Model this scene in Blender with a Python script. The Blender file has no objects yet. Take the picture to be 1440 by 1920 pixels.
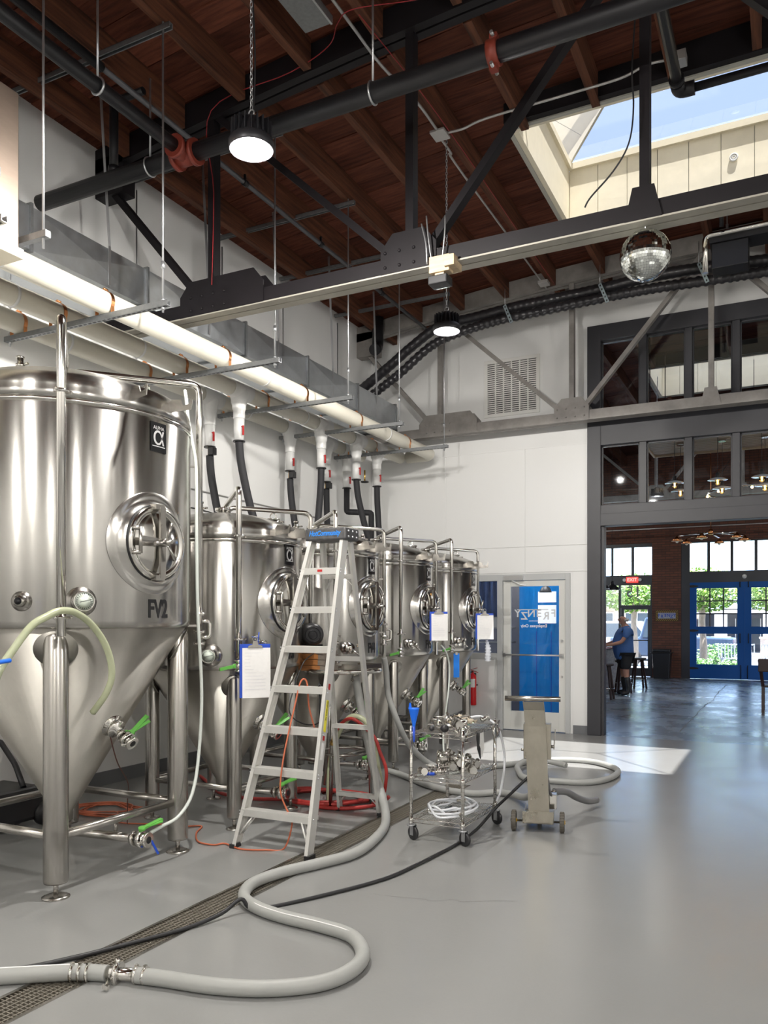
import bpy, math, random
from mathutils import Vector, Matrix
from math import pi, sin, cos, radians
random.seed(11)
S = bpy.context.scene
COL = S.collection
V = Vector

# ------------------------------------------------------------------ camera
cd = bpy.data.cameras.new('camera')
cd.sensor_fit = 'HORIZONTAL'; cd.sensor_width = 36.0
cd.lens = 36.0 * 1511.0 / 1440.0
cd.shift_y = 205.0 / 1440.0
cd.clip_start = 0.05; cd.clip_end = 500
cam = bpy.data.objects.new('camera', cd); COL.objects.link(cam)
cam.location = (0, 0, 1.55); cam.rotation_euler = (pi / 2, 0, radians(26.7))
S.camera = cam

# ------------------------------------------------------------------ sky, sun, exposure
SUN_D = V((-0.20, 0.19, -1.0)).normalized()
w = bpy.data.worlds.new('sky'); S.world = w; w.use_nodes = True
nt = w.node_tree; bg = nt.nodes['Background']
sk = nt.nodes.new('ShaderNodeTexSky'); sk.sky_type = 'NISHITA'; sk.sun_disc = False
sk.sun_elevation = math.asin(-SUN_D.z); sk.sun_rotation = math.atan2(-SUN_D.x, -SUN_D.y)
sk.air_density = 1.0; sk.dust_density = 1.6; sk.altitude = 50
nt.links.new(sk.outputs[0], bg.inputs[0]); bg.inputs[1].default_value = 0.75
sl = bpy.data.lights.new('sun', 'SUN'); sl.energy = 30.0; sl.angle = radians(0.53); sl.color = (1, .95, .87)
so = bpy.data.objects.new('sun', sl); COL.objects.link(so)
so.rotation_euler = SUN_D.to_track_quat('-Z', 'Y').to_euler(); so.location = (2, -2, 14)
S.view_settings.view_transform = 'Standard'; S.view_settings.look = 'None'
S.view_settings.gamma = 1.0; S.view_settings.exposure = 0.74
S.view_settings.use_curve_mapping = False
LAMP_W = 122.0           # power of every high-bay lamp
LAMP_COL = (1.0, .962, .905)

# ------------------------------------------------------------------ mesh helpers
def fr(o, z, x=None):
    """matrix at o whose Z axis points along z"""
    z = V(z).normalized()
    if x is None:
        x = V((0, 0, 1)) if abs(z.z) < .9 else V((1, 0, 0))
    x = V(x); x = (x - z * x.dot(z)).normalized(); y = z.cross(x)
    m = Matrix((x, y, z)).transposed().to_4x4(); m.translation = V(o)
    return m

def T(x=0, y=0, z=0): return Matrix.Translation((x, y, z))
def RZ(a): return Matrix.Rotation(a, 4, 'Z')
def RX(a): return Matrix.Rotation(a, 4, 'X')
def RY(a): return Matrix.Rotation(a, 4, 'Y')

def spl(P, n=6, closed=False):
    P = [V(p) for p in P]; out = []; N = len(P)
    rng = range(N if closed else N - 1)
    for i in rng:
        if closed: a, b, c, d = P[(i - 1) % N], P[i], P[(i + 1) % N], P[(i + 2) % N]
        else: a, b, c, d = P[max(i - 1, 0)], P[i], P[i + 1], P[min(i + 2, N - 1)]
        for k in range(n):
            t = k / n
            out.append(.5 * ((2 * b) + (c - a) * t + (2 * a - 5 * b + 4 * c - d) * t * t + (3 * b - a - 3 * c + d) * t ** 3))
    if not closed: out.append(P[-1])
    return out

def fil(P, r, n=5):
    """polyline with rounded corners"""
    P = [V(p) for p in P]; out = [P[0]]
    for i in range(1, len(P) - 1):
        a, b, c = P[i - 1], P[i], P[i + 1]
        u = (a - b); w_ = (c - b)
        q = min(r, u.length * .49, w_.length * .49)
        p0 = b + u.normalized() * q; p1 = b + w_.normalized() * q
        for k in range(n + 1):
            t = k / n
            out.append((1 - t) ** 2 * p0 + 2 * t * (1 - t) * b + t * t * p1)
    out.append(P[-1]); return out

class MB:
    def __init__(s): s.v = []; s.f = []; s.s = []
    def add(s, vs, fs, M=None, sm=False):
        b = len(s.v)
        if M is not None: vs = [M @ V(q) for q in vs]
        s.v += [V(q) for q in vs]
        s.f += [tuple(i + b for i in q) for q in fs]; s.s += [sm] * len(fs)
        return s
    def box(s, c, d, M=None):
        x, y, z = c; a, b, e = d[0] / 2, d[1] / 2, d[2] / 2
        vs = [(x + i * a, y + j * b, z + k * e) for i in (-1, 1) for j in (-1, 1) for k in (-1, 1)]
        return s.add(vs, [(0, 1, 3, 2), (4, 6, 7, 5), (0, 4, 5, 1), (2, 3, 7, 6), (0, 2, 6, 4), (1, 5, 7, 3)], M)
    def b2(s, p, q, M=None):
        return s.box([(p[i] + q[i]) / 2 for i in range(3)], [abs(q[i] - p[i]) for i in range(3)], M)
    def bar(s, p, q, w, h, up=(0, 0, 1)):
        p, q = V(p), V(q); m = fr(p, q - p, up)
        return s.box((0, 0, (q - p).length / 2), (h, w, (q - p).length), m)
    def tube(s, P, r, n=10, closed=False, cap=True):
        P = [V(p) for p in P]; N = len(P)
        R = r if isinstance(r, (list, tuple)) else [r] * N
        tg = []
        for i in range(N):
            if closed: t = P[(i + 1) % N] - P[(i - 1) % N]
            else: t = P[min(i + 1, N - 1)] - P[max(i - 1, 0)]
            tg.append(t.normalized() if t.length > 1e-9 else V((0, 0, 1)))
        u = tg[0].orthogonal().normalized(); vs = []
        for i in range(N):
            u = (u - tg[i] * u.dot(tg[i]))
            u = u.normalized() if u.length > 1e-6 else tg[i].orthogonal().normalized()
            w_ = tg[i].cross(u)
            for k in range(n):
                a = 2 * pi * k / n
                vs.append(P[i] + (u * cos(a) + w_ * sin(a)) * R[i])
        fs = []
        for i in range(N if closed else N - 1):
            j = (i + 1) % N
            for k in range(n):
                l = (k + 1) % n
                fs.append((i * n + k, i * n + l, j * n + l, j * n + k))
        s.add(vs, fs, None, True)
        if cap and not closed:
            b = len(s.v) - N * n
            s.f.append(tuple(b + k for k in reversed(range(n)))); s.s.append(False)
            s.f.append(tuple(b + (N - 1) * n + k for k in range(n))); s.s.append(False)
        return s
    def cyl(s, p, q, r, n=14, r2=None):
        return s.tube([p, q], [r, r if r2 is None else r2], n)
    def lathe(s, prof, n=24, M=None, sm=True, a0=0, a1=2 * pi):
        full = abs(a1 - a0 - 2 * pi) < 1e-6
        m = n if full else n + 1; vs = []; fs = []
        for r, z in prof:
            for k in range(m):
                a = a0 + (a1 - a0) * k / n
                vs.append((r * cos(a), r * sin(a), z))
        for i in range(len(prof) - 1):
            for k in range(n):
                l = (k + 1) % m
                fs.append((i * m + k, i * m + l, (i + 1) * m + l, (i + 1) * m + k))
        if full:
            if prof[0][0] > 1e-6: fs.append(tuple(reversed(range(m))))
            if prof[-1][0] > 1e-6: fs.append(tuple((len(prof) - 1) * m + k for k in range(m)))
        return s.add(vs, fs, M, sm)
    def sph(s, c, r, n=12, sc=(1, 1, 1), M=None):
        pr = [(max(r * sin(pi * i / n), 1e-5), -r * cos(pi * i / n)) for i in range(n + 1)]
        m = T(*c) @ Matrix.Diagonal((*sc, 1))
        return s.lathe(pr, n * 2, (M @ m) if M is not None else m)
    def tor(s, R, r, M=None, n=24, k=8, a0=0, a1=2 * pi):
        full = abs(a1 - a0 - 2 * pi) < 1e-6
        P = [V((R * cos(a0 + (a1 - a0) * i / n), R * sin(a0 + (a1 - a0) * i / n), 0)) for i in range(n if full else n + 1)]
        if M is not None: P = [M @ p for p in P]
        return s.tube(P, r, k, closed=full)
    def prism(s, P2, d, M=None):
        n = len(P2)
        vs = [(x, y, 0) for x, y in P2] + [(x, y, d) for x, y in P2]
        fs = [tuple(reversed(range(n))), tuple(range(n, 2 * n))]
        fs += [(i, (i + 1) % n, n + (i + 1) % n, n + i) for i in range(n)]
        return s.add(vs, fs, M)

ORG = {}
def tag(o, label=None, cat=None, group=None, kind=None):
    if label: o['label'] = label
    if cat: o['category'] = cat
    if group: o['group'] = group
    if kind: o['kind'] = kind
    return o

def root(name, loc, label=None, cat=None, group=None, kind=None):
    o = bpy.data.objects.new(name, None); o.empty_display_size = .1
    COL.objects.link(o); o.location = loc; ORG[o] = V(loc)
    return tag(o, label, cat, group, kind)

def ob(name, mb, mat, parent=None, loc=None, bev=0, autos=False):
    """link one mesh object; vertices are given in world space of the thing's construction"""
    org = ORG[parent] if parent is not None else V(loc or (0, 0, 0))
    me = bpy.data.meshes.new(name)
    me.from_pydata([tuple(q - org) for q in mb.v], [], mb.f)
    me.polygons.foreach_set('use_smooth', mb.s)
    me.materials.append(mat); me.update()
    o = bpy.data.objects.new(name, me); COL.objects.link(o)
    if parent is not None: o.parent = parent
    else: o.location = org
    ORG[o] = org
    if bev:
        b = o.modifiers.new('bevel', 'BEVEL'); b.width = bev; b.segments = 2; b.limit_method = 'ANGLE'
    return o

def dup(o, parent=None, loc=None, rz=None):
    c = o.copy(); COL.objects.link(c); c.parent = parent
    if loc is not None: c.location = loc
    if rz is not None: c.rotation_euler = (0, 0, rz)
    for ch in [q for q in o.children]: dup(ch, c)
    return c

def text_mb(txt, size, M, depth=.001, shear=0, mirror=False, wrap=None, sx=1.0, bold=0):
    cu = bpy.data.curves.new('txt', 'FONT'); cu.body = txt; cu.size = size; cu.shear = shear
    cu.align_x = 'CENTER'; cu.align_y = 'CENTER'; cu.extrude = depth; cu.offset = bold
    t = bpy.data.objects.new('txt', cu); me = bpy.data.meshes.new_from_object(t)
    vs = [v.co.copy() for v in me.vertices]; fs = [tuple(p.vertices) for p in me.polygons]
    bpy.data.objects.remove(t); bpy.data.curves.remove(cu); bpy.data.meshes.remove(me)
    for v in vs:
        v.x *= sx * (-1 if mirror else 1)
        if wrap:                       # wrap = (R, phi, z): bend onto an upright cylinder about local origin
            pass
    mb = MB()
    if wrap:
        R, phi, z = wrap
        out = []
        for v in vs:
            a = phi + v.x / R; rr = R + v.z
            out.append((rr * cos(a), rr * sin(a), z + v.y))
        mb.add(out, fs, M)
    else:
        mb.add(vs, fs, M)
    return mb

# ------------------------------------------------------------------ materials
MATS = {}
def mat(name, col, rough=.5, metal=0.0, var=0, vs=6.0, st=(1, 1, 1), bump=0, bs=40.0, col2=None, coat=0,
        rvar=0, trans=0, ior=1.45, emit=None, es=0, spec=None, world=False, alpha=None, aniso=0):
    if name in MATS: return MATS[name]
    m = bpy.data.materials.new(name); m.use_nodes = True; MATS[name] = m
    n = m.node_tree.nodes; L = m.node_tree.links; b = n['Principled BSDF']
    c4 = (*col, 1)
    b.inputs['Base Color'].default_value = c4; b.inputs['Roughness'].default_value = rough
    b.inputs['Metallic'].default_value = metal
    if coat: b.inputs['Coat Weight'].default_value = coat; b.inputs['Coat Roughness'].default_value = .12
    if trans: b.inputs['Transmission Weight'].default_value = trans; b.inputs['IOR'].default_value = ior
    if spec is not None: b.inputs['Specular IOR Level'].default_value = spec
    if alpha is not None: b.inputs['Alpha'].default_value = alpha
    if emit: b.inputs['Emission Color'].default_value = (*emit, 1); b.inputs['Emission Strength'].default_value = es
    if var or bump or rvar:
        if world:
            g = n.new('ShaderNodeNewGeometry'); src = g.outputs['Position']
        else:
            g = n.new('ShaderNodeTexCoord'); src = g.outputs['Object']
        mp = n.new('ShaderNodeMapping'); mp.inputs['Scale'].default_value = st
        L.new(src, mp.inputs[0])
    if var or rvar:
        t = n.new('ShaderNodeTexNoise'); t.inputs['Scale'].default_value = vs
        t.inputs['Detail'].default_value = 5; t.inputs['Roughness'].default_value = .6
        L.new(mp.outputs[0], t.inputs['Vector'])
    if var:
        r = n.new('ShaderNodeValToRGB')
        k = col2 or tuple(q * (1 - var) for q in col)
        r.color_ramp.elements[0].position = .3; r.color_ramp.elements[1].position = .7
        r.color_ramp.elements[0].color = (*k, 1); r.color_ramp.elements[1].color = c4
        L.new(t.outputs['Fac'], r.inputs[0]); L.new(r.outputs[0], b.inputs['Base Color'])
    if rvar:
        mr = n.new('ShaderNodeMapRange')
        mr.inputs['To Min'].default_value = max(rough - rvar, .02); mr.inputs['To Max'].default_value = rough + rvar
        mr.inputs['From Min'].default_value = .3; mr.inputs['From Max'].default_value = .7
        L.new(t.outputs['Fac'], mr.inputs['Value']); L.new(mr.outputs[0], b.inputs['Roughness'])
    if bump:
        t2 = n.new('ShaderNodeTexNoise'); t2.inputs['Scale'].default_value = bs; t2.inputs['Detail'].default_value = 4
        L.new(mp.outputs[0], t2.inputs['Vector'])
        bp = n.new('ShaderNodeBump'); bp.inputs['Strength'].default_value = bump; bp.inputs['Distance'].default_value = .01
        L.new(t2.outputs['Fac'], bp.inputs['Height']); L.new(bp.outputs[0], b.inputs['Normal'])
    return m

def glass_mat(name, tint=(.93, .96, 1), refl=.12, rough=.02, haze=0.0):
    """thin pane: straight-through light with a mirror-like surface reflection"""
    m = bpy.data.materials.new(name); m.use_nodes = True
    n = m.node_tree.nodes; L = m.node_tree.links; n.clear()
    o = n.new('ShaderNodeOutputMaterial'); tr = n.new('ShaderNodeBsdfTransparent'); gl = n.new('ShaderNodeBsdfGlossy')
    tr.inputs[0].default_value = (*tint, 1); gl.inputs['Roughness'].default_value = rough
    f = n.new('ShaderNodeFresnel'); f.inputs[0].default_value = 1.5
    mx = n.new('ShaderNodeMixShader'); L.new(f.outputs[0], mx.inputs[0]); L.new(tr.outputs[0], mx.inputs[1]); L.new(gl.outputs[0], mx.inputs[2])
    last = mx
    if haze:
        tl = n.new('ShaderNodeBsdfTranslucent'); tl.inputs[0].default_value = (.85, .9, 1, 1)
        m2 = n.new('ShaderNodeMixShader'); m2.inputs[0].default_value = haze
        L.new(mx.outputs[0], m2.inputs[1]); L.new(tl.outputs[0], m2.inputs[2]); last = m2
    L.new(last.outputs[0], o.inputs[0]); MATS[name] = m
    return m

STEEL = mat('brushed_stainless', (.52, .505, .475), .24, 1.0, var=.12, vs=3.0, st=(6, 6, .5), rvar=.03)
CONE = mat('matte_stainless', (.53, .51, .465), .46, 1.0, var=.12, vs=4.0, st=(3, 3, 1), rvar=.04)
def brushed(m, a):
    n = m.node_tree.nodes; b = n['Principled BSDF']
    tg = n.new('ShaderNodeTangent'); tg.direction_type = 'RADIAL'; tg.axis = 'Z'
    m.node_tree.links.new(tg.outputs[0], b.inputs['Tangent'])
    b.inputs['Anisotropic'].default_value = a; b.inputs['Anisotropic Rotation'].default_value = .25
brushed(STEEL, .9); brushed(CONE, .6)
POLI = mat('polished_stainless', (.72, .70, .66), .12, 1.0)
LEGM = mat('satin_stainless_tube', (.46, .44, .41), .26, 1.0, var=.15, vs=5, st=(6, 6, .4))
GALV = mat('galvanised_sheet', (.60, .63, .66), .36, .9, var=.15, vs=9, rvar=.08)
GALVD = mat('galvanised_channel', (.30, .31, .32), .45, .8, var=.2, vs=30)
ROD = mat('zinc_rod', (.55, .56, .58), .35, .9)
ALU = mat('ladder_aluminium', (.74, .73, .70), .42, .55, var=.08, vs=14, st=(1, 1, .2))
IRON = mat('black_iron', (.014, .0135, .016), .45, .3)
TRUSS = mat('dark_painted_steel', (.009, .007, .009), .6, 0, spec=.3, var=.3, vs=5)
TRUSS_LIT = mat('lit_grey_steel', (.30, .28, .26), .55, .15, var=.3, vs=6, col2=(.20, .185, .175))  # same truss steel as lit: the light on it is painted in as grey
CHAN = mat('pale_channel_face', (.36, .34, .29), .6, 0, var=.25, vs=4)
WALLW = mat('white_wall_paint', (.78, .78, .77), .55, 0, bump=.05, bs=60, world=True)
WALLP = mat('white_wall_panel', (.80, .80, .79), .42, 0, bump=.03, bs=30, world=True)
CHAR = mat('charcoal_paint', (.040, .040, .047), .45, 0, var=.15, vs=3)
COVE = mat('grey_cove_base', (.16, .165, .175), .4, 0)
PVC = mat('white_pvc_jacket', (.69, .66, .57), .32, 0, var=.06, vs=3)
PVCF = mat('white_pvc_fitting', (.70, .70, .69), .3, 0, var=.04, vs=5, bump=.05, bs=20)
COPP = mat('copper_strap', (.75, .33, .14), .28, 1.0)
RUBB = mat('black_rubber_insulation', (.020, .020, .023), .7, 0, bump=.1, bs=60)
BLKP = mat('black_plastic', (.018, .018, .020), .35)
REDP = mat('red_plastic', (.40, .012, .012), .45)
REDI = mat('red_pipe_coupling', (.22, .035, .02), .5, .1, var=.2, vs=20)
GRNP = mat('green_plastic', (.12, .42, .07), .42)
BLUP = mat('blue_plastic', (.015, .07, .50), .38)
BLUB = mat('bright_blue_plastic', (.01, .16, .85), .35)
HOSE = mat('grey_suction_hose', (.36, .365, .35), .5, 0, var=.08, vs=8)
CLRH = mat('clear_braided_hose', (.62, .66, .45), .25, 0, var=.08, vs=30, trans=.35)
REDH = mat('red_hose', (.42, .035, .03), .42)
ORAN = mat('orange_cord', (.50, .13, .06), .5)
BLKH = mat('black_cord', (.015, .015, .017), .45)
BRASS = mat('brass', (.65, .42, .13), .3, 1.0)
WOODO = mat('orange_stained_wood', (.42, .17, .05), .5, 0, var=.45, vs=8, st=(1, 6, 6))
WOODP = mat('pale_pine', (.55, .42, .27), .6, 0, var=.25, vs=6, st=(1, 8, 8))
PAPER = mat('paper_sheet', (.82, .81, .80), .7, 0, var=.05, vs=40)
WHITEP = mat('white_plastic', (.75, .75, .73), .4)
BLACKM = mat('black_print', (.008, .008, .010), .5)
WHITEM = mat('white_print', (.8, .8, .8), .5)

def xzprism(P, y, d):
    n = len(P); mb = MB()
    mb.add([(a, y, b) for a, b in P] + [(a, y + d, b) for a, b in P],
           [tuple(range(n)), tuple(reversed(range(n, 2 * n)))] + [((i + 1) % n, i, n + i, n + (i + 1) % n) for i in range(n)])
    return mb
def yzprism(P, x, d):
    n = len(P); mb = MB()
    mb.add([(x, a, b) for a, b in P] + [(x + d, a, b) for a, b in P],
           [tuple(reversed(range(n))), tuple(range(n, 2 * n))] + [(i, (i + 1) % n, n + (i + 1) % n, n + i) for i in range(n)])
    return mb
def xyprism(P, z, d):
    return MB().prism(P, d, T(0, 0, z))
# ================================================================== STRUCTURE
XL, XR, YB, YF, YT = -5.8, 5.9, 11.1, -4.5, 23.3      # left wall, right wall, back wall, wall behind camera, far wall of taproom
def zc(x): return 6.12 - .0105 * (x - .3) ** 2          # underside of the bowed roof framing
DK = .25                                                # framing depth under the deck

def wood_mat():
    m = mat('dark_roof_plank', (.185, .060, .036), .75, 0, spec=.15, var=.6, vs=3.0, st=(.6, 9, 9), bump=.25, bs=20, col2=(.070, .024, .016), world=True)
    n = m.node_tree.nodes; L = m.node_tree.links; b = n['Principled BSDF']
    oi = n.new('ShaderNodeObjectInfo'); hv = n.new('ShaderNodeHueSaturation'); mr = n.new('ShaderNodeMapRange')
    mr.inputs['To Min'].default_value = .65; mr.inputs['To Max'].default_value = 1.35
    L.new(oi.outputs['Random'], mr.inputs['Value']); L.new(mr.outputs[0], hv.inputs['Value'])
    src = b.inputs['Base Color'].links[0].from_socket
    L.new(src, hv.inputs['Color']); L.new(hv.outputs[0], b.inputs['Base Color'])
    return m
PLANK = wood_mat()
JOIST = mat('roof_joist_wood', (.17, .064, .034), .7, 0, spec=.2, var=.5, vs=3, st=(9, .5, 9), bump=.2, bs=20, col2=(.045, .020, .013), world=True)

def floor_mat():
    m = mat('grey_epoxy_floor', (.262, .264, .258), .24, 0, var=.10, vs=1.3, col2=(.252, .255, .25), world=True)
    n = m.node_tree.nodes; L = m.node_tree.links; b = n['Principled BSDF']
    g = n.new('ShaderNodeNewGeometry')
    t = n.new('ShaderNodeTexNoise'); t.inputs['Scale'].default_value = 55; t.inputs['Detail'].default_value = 3
    t2 = n.new('ShaderNodeTexNoise'); t2.inputs['Scale'].default_value = 2.2; t2.inputs['Detail'].default_value = 6
    L.new(g.outputs[0], t.inputs['Vector']); L.new(g.outputs[0], t2.inputs['Vector'])
    bp = n.new('ShaderNodeBump'); bp.inputs['Strength'].default_value = .10; bp.inputs['Distance'].default_value = .004
    L.new(t.outputs['Fac'], bp.inputs['Height']); L.new(bp.outputs[0], b.inputs['Normal'])
    mr = n.new('ShaderNodeMapRange'); mr.inputs['From Min'].default_value = .3; mr.inputs['From Max'].default_value = .7
    mr.inputs['To Min'].default_value = .21; mr.inputs['To Max'].default_value = .26
    L.new(t2.outputs['Fac'], mr.inputs['Value']); L.new(mr.outputs[0], b.inputs['Roughness'])
    return m
FLOOR = floor_mat()
CONC = mat('blue_grey_polished_concrete', (.26, .31, .37), .28, 0, var=.45, vs=1.6, col2=(.18, .215, .26), rvar=.10, bump=.10, bs=24, world=True)

DX0, DX1, DY0, DY1 = -2.895, -2.70, -4.4, 7.17          # trench drain
m = MB()
for a, b, c, d in ((XL - .2, DX0, YF - .2, YB), (DX1, XR + .2, YF - .2, YB), (DX0, DX1, DY1, YB), (DX0, DX1, YF - .2, DY0)):
    m.b2((a, c, -.12), (b, d, 0))
tag(ob('floor', m, FLOOR), kind='structure')
m = MB().b2((-8.2, YB, -.12), (8.2, YT + .25, -.002))
tag(ob('floor_taproom', m, CONC), kind='structure')

WH = 6.5
tag(ob('wall_left', MB().b2((XL - .2, YF - .2, 0), (XL, YB + .15, WH)), WALLW), kind='structure')
tag(ob('wall_right', MB().b2((XR, YF - .2, 0), (XR + .2, YB + .15, WH)), WALLW), kind='structure')
tag(ob('wall_camera_side', MB().b2((XL, YF - .2, 0), (XR, YF, WH)), WALLW), kind='structure')
bm_ = MB()
y0, y1 = YB + .006, YB + .15
OPR = 2.25                                               # right end of the glazed partition
for a, b, z0, z1 in ((XL, -4.9, 0, WH), (-4.9, -3.75, 0, 1.04), (-4.9, -3.75, 2.22, WH), (-3.75, -2.72, 2.22, WH),
                     (-2.72, -2.46, 0, WH), (-2.46, OPR, 5.56, WH), (OPR, XR, 0, WH)):
    bm_.b2((a, y0, z0), (b, y1, z1))
wb = tag(ob('wall_back', bm_, WALLW), kind='structure')
for a, b in ((XL, -4.56), (-4.55, -3.345), (-3.335, -2.465)):
    for z0, z1 in ((2.24, 2.595), (2.605, 3.985)):
        ob('wall_panel', MB().b2((a + .003, YB - .006, z0), (b - .003, y0, z1)), WALLP, wb, bev=.002)
ob('wall_panel', MB().b2((XL, YB - .006, .12), (-4.95, y0, 2.23)), WALLP, wb)
ob('wall_panel', MB().b2((-4.94, YB - .02, .0), (-3.79, y0, 1.0)), WALLP, wb, bev=.002)
ob('wall_panel', MB().b2((-2.66, YB - .006, .12), (-2.465, y0, 2.23)), WALLP, wb)
ob('panel_ledge', MB().b2((XL, YB - .012, 3.985), (-2.465, y0, 4.0)), WALLP, wb)
tag(ob('baseboard_left', MB().b2((XL, YF, 0), (XL + .012, YB, .13)), COVE), kind='structure')
m = MB(); m.b2((-2.66, YB - .016, 0), (-2.465, YB - .005, .12)); m.b2((XL, YB - .016, 0), (-4.95, YB - .005, .12))
tag(ob('baseboard_back', m, COVE), kind='structure')

# ---- ceilings: deck slab, planks, joists, skylight wells
PUR = [-5.39 + .645 * k for k in range(17)]
SKY = [(-2.25, .32, 7.25, 9.2), (2.2, 4.6, 1.6, 3.6)]    # x0, x1, y0, y1 of the brewery skylights
SKT = [(-2.3, .4, 15.2, 17.1), (2.4, 5.0, 15.2, 17.1)]   # taproom skylights
def deck(name, xb, yb, holes):
    m = MB()
    for i in range(len(xb) - 1):
        for j in range(len(yb) - 1):
            cx, cy = (xb[i] + xb[i + 1]) / 2, (yb[j] + yb[j + 1]) / 2
            if any(h[0] - .01 < cx < h[1] + .01 and h[2] < cy < h[3] for h in holes): continue
            a, b = zc(xb[i]) + DK + .03, zc(xb[i + 1]) + DK + .03
            vs = [(x, y, z + t) for x, z in ((xb[i], a), (xb[i + 1], b)) for y in (yb[j], yb[j + 1]) for t in (0, .08)]
            m.add(vs, [(0, 1, 3, 2), (4, 6, 7, 5), (0, 4, 5, 1), (2, 3, 7, 6), (0, 2, 6, 4), (1, 5, 7, 3)])
    return tag(ob(name, m, PLANK), kind='structure')
xb = [-6.0, -5.4, -4.6, -3.8, -3.0, -2.30, -1.4, -.5, .37, 1.2, 2.15, 3.0, 3.8, 4.65, 5.4, 6.1]
ceil = deck('ceiling', xb, [YF - .2, 1.55, 3.65, 7.20, 9.25, YB + .15], SKY)
xt = [-8.2, -7, -6, -5, -4, -3, -2.35, -1.4, -.5, .45, 1.4, 2.35, 3.2, 4, 5.05, 6, 7, 8.2]
ceilt = deck('ceiling_taproom', xt, [YB + .15, 15.15, 17.15, YT + .25], SKT)

def plank_data(x0, x1):
    za, zb = zc(x0) + DK, zc(x1) + DK; h = .027
    mb = MB(); w_ = .1165
    vs = [(x, y, z + t) for x, z in ((x0 + .002, za), (x1 - .002, zb)) for y in (-w_, w_) for t in (0, h)]
    mb.add(vs, [(0, 1, 3, 2), (4, 6, 7, 5), (0, 4, 5, 1), (2, 3, 7, 6), (0, 2, 6, 4), (1, 5, 7, 3)])
    me = bpy.data.meshes.new('plank'); me.from_pydata([tuple(v) for v in mb.v], [], mb.f); me.materials.append(PLANK)
    return me
PD = {}
def planks(par, ya, yb_, xs_even, xs_odd, holes):
    y = ya; i = 0
    while y < yb_:
        ym = y + .12
        xs = list(xs_even if i % 2 == 0 else xs_odd)
        inhole = [h for h in holes if h[2] - .1 < ym < h[3] + .1]
        segs = list(zip(xs[:-1], xs[1:]))
        if inhole:
            h = inhole[0]; segs = [(a, min(b, h[0])) for a, b in segs if a < h[0] - .05] + [(max(a, h[1]), b) for a, b in segs if b > h[1] + .05]
        for a, b in segs:
            k = (round(a, 3), round(b, 3))
            if k not in PD: PD[k] = plank_data(a, b)
            o = bpy.data.objects.new('plank', PD[k]); COL.objects.link(o); o.parent = par
            o.location = (0, ym, random.uniform(-.004, 0))
        y += .24; i += 1
planks(ceil, 3.6, 11.0, [XL, -4.1, -2.165, -.23, 1.06], [XL, -4.745, -2.81, -.875, 1.06], SKY[:1])
planks(ceilt, 11.3, 19.5, [-5.4, -2.81, -.23, 1.7], [-5.4, -3.455, -.875, 1.7], SKT[:1])

def joists(par, bays, holes):
    for x in PUR:
        for a, b in bays:
            segs = [(a, b)]
            for h in holes:
                if h[0] - .04 < x < h[1] + .04:
                    segs = [q for s0, s1 in segs for q in ((s0, min(s1, h[2] - .06)), (max(s0, h[3] + .06), s1)) if q[1] - q[0] > .1]
            for s0, s1 in segs:
                z = zc(x)
                ob('joist', MB().b2((x - .035, s0, z), (x + .035, s1, z + DK)), JOIST, par)
joists(ceil, [(YF, .42), (.62, 5.5), (5.7, 10.6), (10.8, YB)], SKY)
joists(ceilt, [(YB + .15, 15.0), (15.05, 17.3), (17.35, YT)], SKT)

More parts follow.
